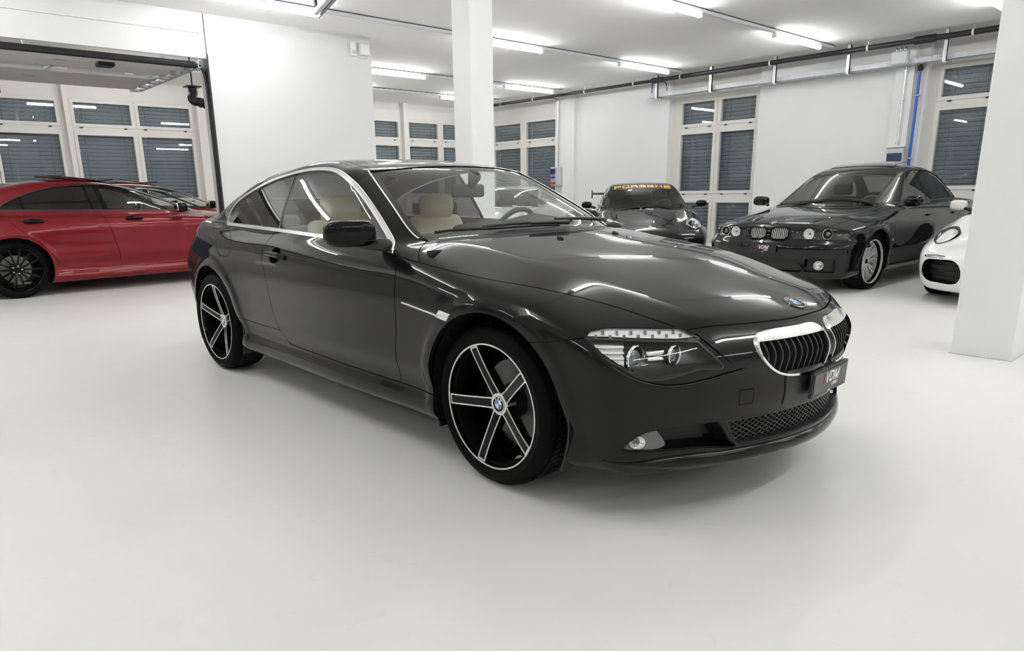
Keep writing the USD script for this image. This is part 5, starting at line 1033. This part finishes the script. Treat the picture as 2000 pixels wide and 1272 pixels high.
def sports(name, label, MP, loc, deg, wheels, lampspec=(), mats_ws="glass_ws", extra_holes=()):
    return bg_car(name, label, PS, MP, loc, deg,
        ws=([(-1.12, .50), (-.85, .56), (-.62, .605), (-.50, .61)], [(-.46, .58), (-.34, .38), (-.29, .18), (-.28, -.05)], [(-1.0, -.05), (-1.02, .2), (-1.07, .38), (-1.105, .47)]),
        dlo=([(-2.15, .90), (-2.12, .97), (-1.95, 1.09), (-1.7, 1.165), (-1.4, 1.195), (-1.15, 1.16), (-.9, 1.06), (-.66, .92)], [(-.66, .895), (-1.3, .895), (-2.12, .895)]),
        splits=[((-1.60, -1.68), "glass_tint")], rw=[(-1.75, -.05), (-1.8, .4), (-2.5, .44), (-2.6, .2), (-2.62, -.05)],
        hood=[[(-.36, .60), (0, .49), (.4, .42), (.72, .34), (.80, .2), (.82, -.05)]], doors=[[(-.62, .92), (-.50, .86), (-.46, .7), (-.46, .24)], [(-1.66, .92), (-1.70, .8), (-1.66, .5), (-1.55, .24)], [(-.46, .242), (-1.55, .242)]],
        wheels=wheels, lamps=lampspec, glass=(mats_ws, "glass_tint"), belt=.87, mesh=(40, 120, 26, 90), spine=(.35, -2.6, .42), sample={"body_shell": (-2.5, .88, .7), "bonnet": (.2, .2, .73), "door": (-1.1, .87, .6)}, holes_extra=extra_holes)
wb = multi_wheel(10, .32, .245, .245, "gloss_black", "gloss_black", .009, .03)
gt, BG = sports("sports_car", "black sports coupe with gold windscreen lettering and a rear wing by the wall", M["paint_blue_black"], (6.446, 4.625, 0), math.degrees(3.865), dict(make=wb, at=[(0, .745, 0), (-2.35, .76, 0)], z=.32, well=.83), (), "glass_ws", [(Polygon(smooth_line([(.40, .20), (.56, .20), (.72, .22), (.75, .27), (.70, .33), (.55, .335), (.42, .32)], 4, True)), "front", (.2, 1.2), .06), (Polygon([(-.05, .20), (.26, .20), (.30, .25), (.24, .31), (-.05, .31)]), "front", (.4, 1.2), .06)])
def round_head(cc, Bd_):
    for mi in (True, False):
        sg = -1 if mi else 1; q, n = Bd_.hit("front", *[(-(.46) * math.sin(.35) + .645 * math.cos(.35)), .655], phi=.35); A = frame_at(q * [1, sg, 1] - n * [1, sg, 1] * .012, n * [1, sg, 1]) @ np.diag([1, 1.12, 1, 1.0])
        hd = part("headlight", put(lathe([(0, -.02), (.05, -.012), (.085, .010), (.096, .024), (.104, .020), (.106, -.02), (0, -.03)], 40, "z"), A), M["reflector"], cc)
        part("bulb", put(trimesh.creation.icosphere(2, .030), A), M["ball"], hd); part("reflector_plate", put(ring_mesh(.034, .080, .004), A @ trimesh.transformations.translation_matrix([0, 0, -.006])), M["lamp_white"], hd)
        part("lens", put(lathe([(.094, .022), (.075, .030), (.04, .036), (0, .038)], 40, "z"), A), M["lens"], hd)
        part("ring", put(lathe([(.094, .024), (.100, .030), (.108, .022), (.107, .0)], 40, "z"), A), M["chrome"], hd)
round_head(gt, BG)
door_mirror(gt, M["gloss_black"], -.70, .93, .925, .08, .085, .055, .80)
part("sun_strip", both(BG.shell(.002, .003) ^ prism(Polygon([(-1.0, -.05), (-1.02, .2), (-1.065, .38), (-1.10, .475), (-1.0, .515), (-.955, .42), (-.92, .2), (-.91, -.05)]), "top", .8, 1.6)), M["black"], gt)
def seg_letter(ch, w, h, t):
    B_ = lambda *a: sbox(*a); L, R_, T_, Mi, Bo = B_(0, 0, t, h), B_(w - t, 0, w, h), B_(0, h - t, w, h), B_(0, h * .42, w, h * .42 + t), B_(0, 0, w, t)
    return unary_union({"P": [L, T_, Mi, B_(w - t, h * .42, w, h)], "O": [L, R_, T_, Bo], "R": [L, T_, Mi, B_(w - t, h * .42 + t * .5, w, h), B_(w - t, 0, w, h * .40)], "S": [T_, Mi, Bo, B_(0, h * .42, t, h), B_(w - t, 0, w, h * .42 + t)], "C": [L, T_, Bo], "H": [L, R_, Mi], "E": [L, T_, Mi, Bo]}[ch])
lw, gap = .112, .024; word = "PORSCHE"; total = 7 * lw + 6 * gap
for k, ch in enumerate(word):
    gl = seg_letter(ch, lw, .080, .020); y0 = -total / 2 + k * (lw + gap)
    # the reader stands in front of the car: its left is the car's right
    rows = []
    t_ = extrude(gl, .0015); t_ = t_.subdivide_to_size(.03); v = t_.vertices.copy(); out = []
    for px_, py_, pz_ in v:
        s_ = y0 + px_; q, n = BG.hit("top", -1.075 + .115 * (1 - py_ / .080) - .10 * s_ * s_ / .25 * .55, abs(s_) + 1e-4); q = q + n * (.0035 + pz_); out.append((q[0], math.copysign(q[1], s_), q[2]))
    t_ = trimesh.Trimesh(out, t_.faces, process=False)
    part("letter", t_, M["gold"], gt, 20)
c_, n_ = BG.hit("top", .62, .0001); part("crest", put(extrude(Polygon([(-.022, .03), (.022, .03), (.024, 0), (.012, -.026), (0, -.034), (-.012, -.026), (-.024, 0)]), .004), frame_at(c_ * [1, 0, 1], n_ * [1, 0, 1], (-.3, 0, 1))), M["gold"], gt)
rwg = part("rear_wing", [hull_spheres([((-3.02, y, 1.085), .012), ((-3.28, y, 1.10), .008)], 8) for y in (0,)][0:0] + [Manifold.batch_hull([Manifold.sphere(.012, 10).translate([-3.02, y, 1.085]) for y in (-.80, .80)] + [Manifold.sphere(.006, 8).translate([-3.28, y, 1.115]) for y in (-.80, .80)])], M["gloss_black"], gt)
for y in (-.81, .81): part("end_plate", bx(-3.34, -2.94, y - .010, y + .010, 1.00, 1.16, .004), M["gloss_black"], rwg)
for y in (-.45, .45): part("wing_strut", hull_spheres([((-3.0, y, .84), .018), ((-3.12, y, 1.08), .012)], 8), M["gloss_black"], rwg)
for a, b in (((-.36, -.05), (-.46, .48)), ((-.42, -.50), (-.36, -.08))): part("wiper", tube([on(BG, a[0] + (b[0] - a[0]) * t, a[1] + (b[1] - a[1]) * t, .012) for t in np.linspace(0, 1, 6)], .007, 6), M["black"], gt)
sc_, BSc = sports("sports_car", "silver sports coupe, visible through the windscreen of the nearest black coupe", M["paint_silver"], (6.8, 8.4, 0), 212, dict(make=wb, at=[(0, .745, 0), (-2.35, .76, 0)], z=.32, well=.83), (), "glass_ws", [(Polygon(smooth_line([(.40, .20), (.56, .20), (.72, .22), (.75, .27), (.70, .33), (.55, .335), (.42, .32)], 4, True)), "front", (.2, 1.2), .06), (Polygon([(-.05, .20), (.26, .20), (.30, .25), (.24, .31), (-.05, .31)]), "front", (.4, 1.2), .06)])
round_head(sc_, BSc)
oval = [([(.80, .50, .485), (.72, .60, .487), (.60, .72, .478), (.61, .715, .458), (.71, .625, .455), (.80, .51, .455)], False, dict(kind="day", depth=.015, back="lamp_white"))]
wr, BW = sports("roadster", "white sports car, its front corner showing left of the right column", M["paint_white"], (6.06, -.37, 0), 180, dict(make=wb, at=[(0, .745, 0), (-2.35, .76, 0)], z=.32, well=.83), oval, "glass_ws",
    [(Polygon(smooth_line([(.36, .25), (.56, .22), (.70, .235), (.76, .30), (.735, .42), (.60, .445), (.40, .43), (.35, .36)], 4, True)), "front", (.2, 1.2), .07)])
for mi in (True, False):
    sg = -1 if mi else 1; q, n = BW.hit("front", -(.44) * math.sin(.45) + .64 * math.cos(.45), .665, phi=.45); q, n = q * [1, sg, 1], n * [1, sg, 1]
    A = frame_at(q - n * .030, n) @ np.diag([1, 1.36, 1, 1.0])
    hd = part("headlight", put(lathe([(0, .0), (.085, .006), (.098, .034), (.104, .034), (.104, -.02), (0, -.02)], 44, "z"), A), M["gloss_black"], wr)
    A2 = frame_at(q - n * .030, n)
    for (u, v), r_, m_ in (((0, .045), .046, "ball"), ((.004, -.052), .040, "lamp_white")):
        p = part("lamp", put(lathe([(0, .01), (r_ * .7, .012), (r_, .026), (r_ * 1.06, .024), (r_ * 1.08, .008), (0, .004)], 32, "z"), A2 @ trimesh.transformations.translation_matrix([u * sg, v, 0])), M["reflector"], hd)
        part("lamp_core", put(squircle((0, 0, .014), (r_ * .62, r_ * .62, .010), np.eye(3), 1.0, 24), A2 @ trimesh.transformations.translation_matrix([u * sg, v, 0])), M[m_], p)
    part("lens", put(lathe([(.100, .034), (.07, .046), (.03, .052), (0, .053)], 40, "z"), A), M["lens"], hd)
for mi in (True, False):
    for z in (.285, .345, .40): part("intake_slat", arrays_of(BW.shell(-.012, .03) ^ prism(sbox(.34, z - .006, .77, z + .006), "front", .2, 1.2), None, mi), M["gloss_black"], wr)
door_mirror(wr, M["paint_white"], -.88, .93, .93, .08, .09, .06, .80)

# --- red four-door coupes in the gate bay
PR = {k: spl(v) for k, v in dict(
    Zc=[(.95, .55), (.8, .74), (.5, .85), (0, .93), (-.5, .985), (-.9, 1.0), (-2.5, 1.03), (-3.2, 1.05), (-3.6, 1.03), (-3.95, .97)],
    crown=[(1, .10), (.3, .08), (-.6, .06), (-2, .05), (-3.5, .07)],
    Wp=[(1, .82), (.6, .89), (0, .93), (-.7, .925), (-1.5, .93), (-2.6, .945), (-3.1, .93), (-3.6, .87), (-4, .80)],
    D=[(.10, .16), (.15, .08), (.19, .02), (.24, .012), (.30, .035), (.38, .030), (.46, .006), (.60, .012), (.72, .004), (.80, .002), (.88, .022), (.95, .055), (1.02, .10), (1.1, .2)],
    Df=[(.10, .18), (.15, .11), (.2, .06), (.3, .03), (.45, .006), (.60, .0), (.72, .002), (.82, .012), (.9, .04), (1, .10), (1.1, .2)],
    x0=[(.1, .75), (.2, .86), (.4, .89), (.6, .88), (.75, .83), (.9, .7)], xr=[(.15, -3.8), (.3, -3.92), (.6, -3.97), (.9, -3.93), (1.1, -3.85)],
    Zr=[(.1, .70), (-.5, 1.0), (-.9, 1.165), (-1.3, 1.305), (-1.7, 1.385), (-2.1, 1.415), (-2.5, 1.405), (-2.9, 1.35), (-3.3, 1.25), (-3.7, 1.10), (-4.0, .95)],
    Wt=[(-.3, .80), (-1, .815), (-1.8, .82), (-2.6, .79), (-3.2, .73), (-3.8, .62)]).items()}
PR.update(fa=.34, fp=2.2, ra=.4, rcrown=.035, tum=.46, zb=.15, bf=.36, br=-3.3, kt=.09, kf=.11, arch=[(0, .345, .010, .43, .012, .008), (-2.88, .345, .010, .44, .018, .012)])
RX = dict(ws=([(-1.32, .56), (-1.0, .63), (-.75, .68), (-.64, .69)], [(-.60, .66), (-.48, .44), (-.43, .2), (-.42, -.05)], [(-1.18, -.05), (-1.2, .2), (-1.26, .42), (-1.30, .52)]),
    dlo=([(-2.97, 1.055), (-2.92, 1.10), (-2.75, 1.195), (-2.45, 1.295), (-2.1, 1.345), (-1.75, 1.345), (-1.45, 1.30), (-1.15, 1.20), (-.9, 1.10), (-.66, 1.0)], [(-.66, .985), (-1.4, 1.005), (-2.2, 1.025), (-2.94, 1.045)]),
    splits=[((-1.74, -1.90), "glass_clear"), ((-1.90, -2.02), "glass_dark"), ((-2.62, -2.78), "glass_dark")], rw=[(-2.75, -.05), (-2.8, .45), (-3.5, .5), (-3.65, .25), (-3.68, -.05)],
    hood=[[(-.50, .68), (0, .70), (.5, .66), (.9, .50)]], doors=[[(-.66, 1.0), (-.55, .9), (-.50, .6), (-.56, .30)], [(-1.88, 1.03), (-1.78, .7), (-1.72, .31)], [(-2.93, 1.05), (-2.85, .9), (-2.66, .70), (-2.5, .52), (-2.42, .40), (-2.32, .33), (-2.20, .305)], [(-.56, .30), (-1.4, .302), (-2.20, .305)]],
    wheels=dict(make=multi_wheel(14, .345, .268, .255, "gloss_black", "gloss_black", .008, .028), at=[(0, .79, 0), (-2.88, .795, 0)], z=.345, well=.89),
    lamps=[([(.80, .45, .70), (.70, .62, .705), (.50, .80, .74), (.45, .84, .70), (.58, .76, .63), (.74, .58, .62), (.80, .46, .64)], False, dict(kind="head", depth=.05, bulbs=[((.66, .60, .66), .035)]))],
    arches=.385, belt=.98, spine=(.3, -3.2, .55), sample={"body_shell": (-3.3, .85, .8), "bonnet": (.2, .3, .9), "front_door": (-1.2, .92, .65), "rear_door": (-2.15, .92, .65)}, glass=("glass_ws", "glass_dark"))
red, BR = bg_car("four_door_coupe", "red four-door coupe with black wheels in front of the open gate", PR, M["paint_red"], (1.45, 8.945, 0), 0, **RX)
for sg in (-1, 1):
    for x in (-1.50, -2.63):
        q, n = BR.hit("side", x, .905); part("door_handle", hull_spheres([((q + n * .012 + [d * .09, 0, 0]) * [1, sg, 1], .020) for d in (-1, 1)] + [((q + n * .026) * [1, sg, 1], .026)], 12), M["gloss_black"], red)
door_mirror(red, M["gloss_black"], -.92, .985, 1.035, .10, .10, .065, .86)
part("roof_glass", tilt_panel(both(BR.shell(.010, .006) ^ prism(sbox(-2.35, -.05, -1.60, .46), "top", 1.2, 1.7)), (-1.60, 1.38), 4.5), M["gloss_black"], red, label="tilted panoramic roof panel")
part("deflector", hull_spheres([((-1.58, y, 1.415), .012) for y in (-.40, .40)], 10), M["black"], red)
part("aerial", tube([(-2.85, .1, 1.36), (-3.0, .1, 1.45)], .004, 6), M["black"], red)
copy_thing(red, "four_door_coupe", "second red car, only its roof and windscreen showing behind the first red car", (2.62, 11.05, 0), 0)
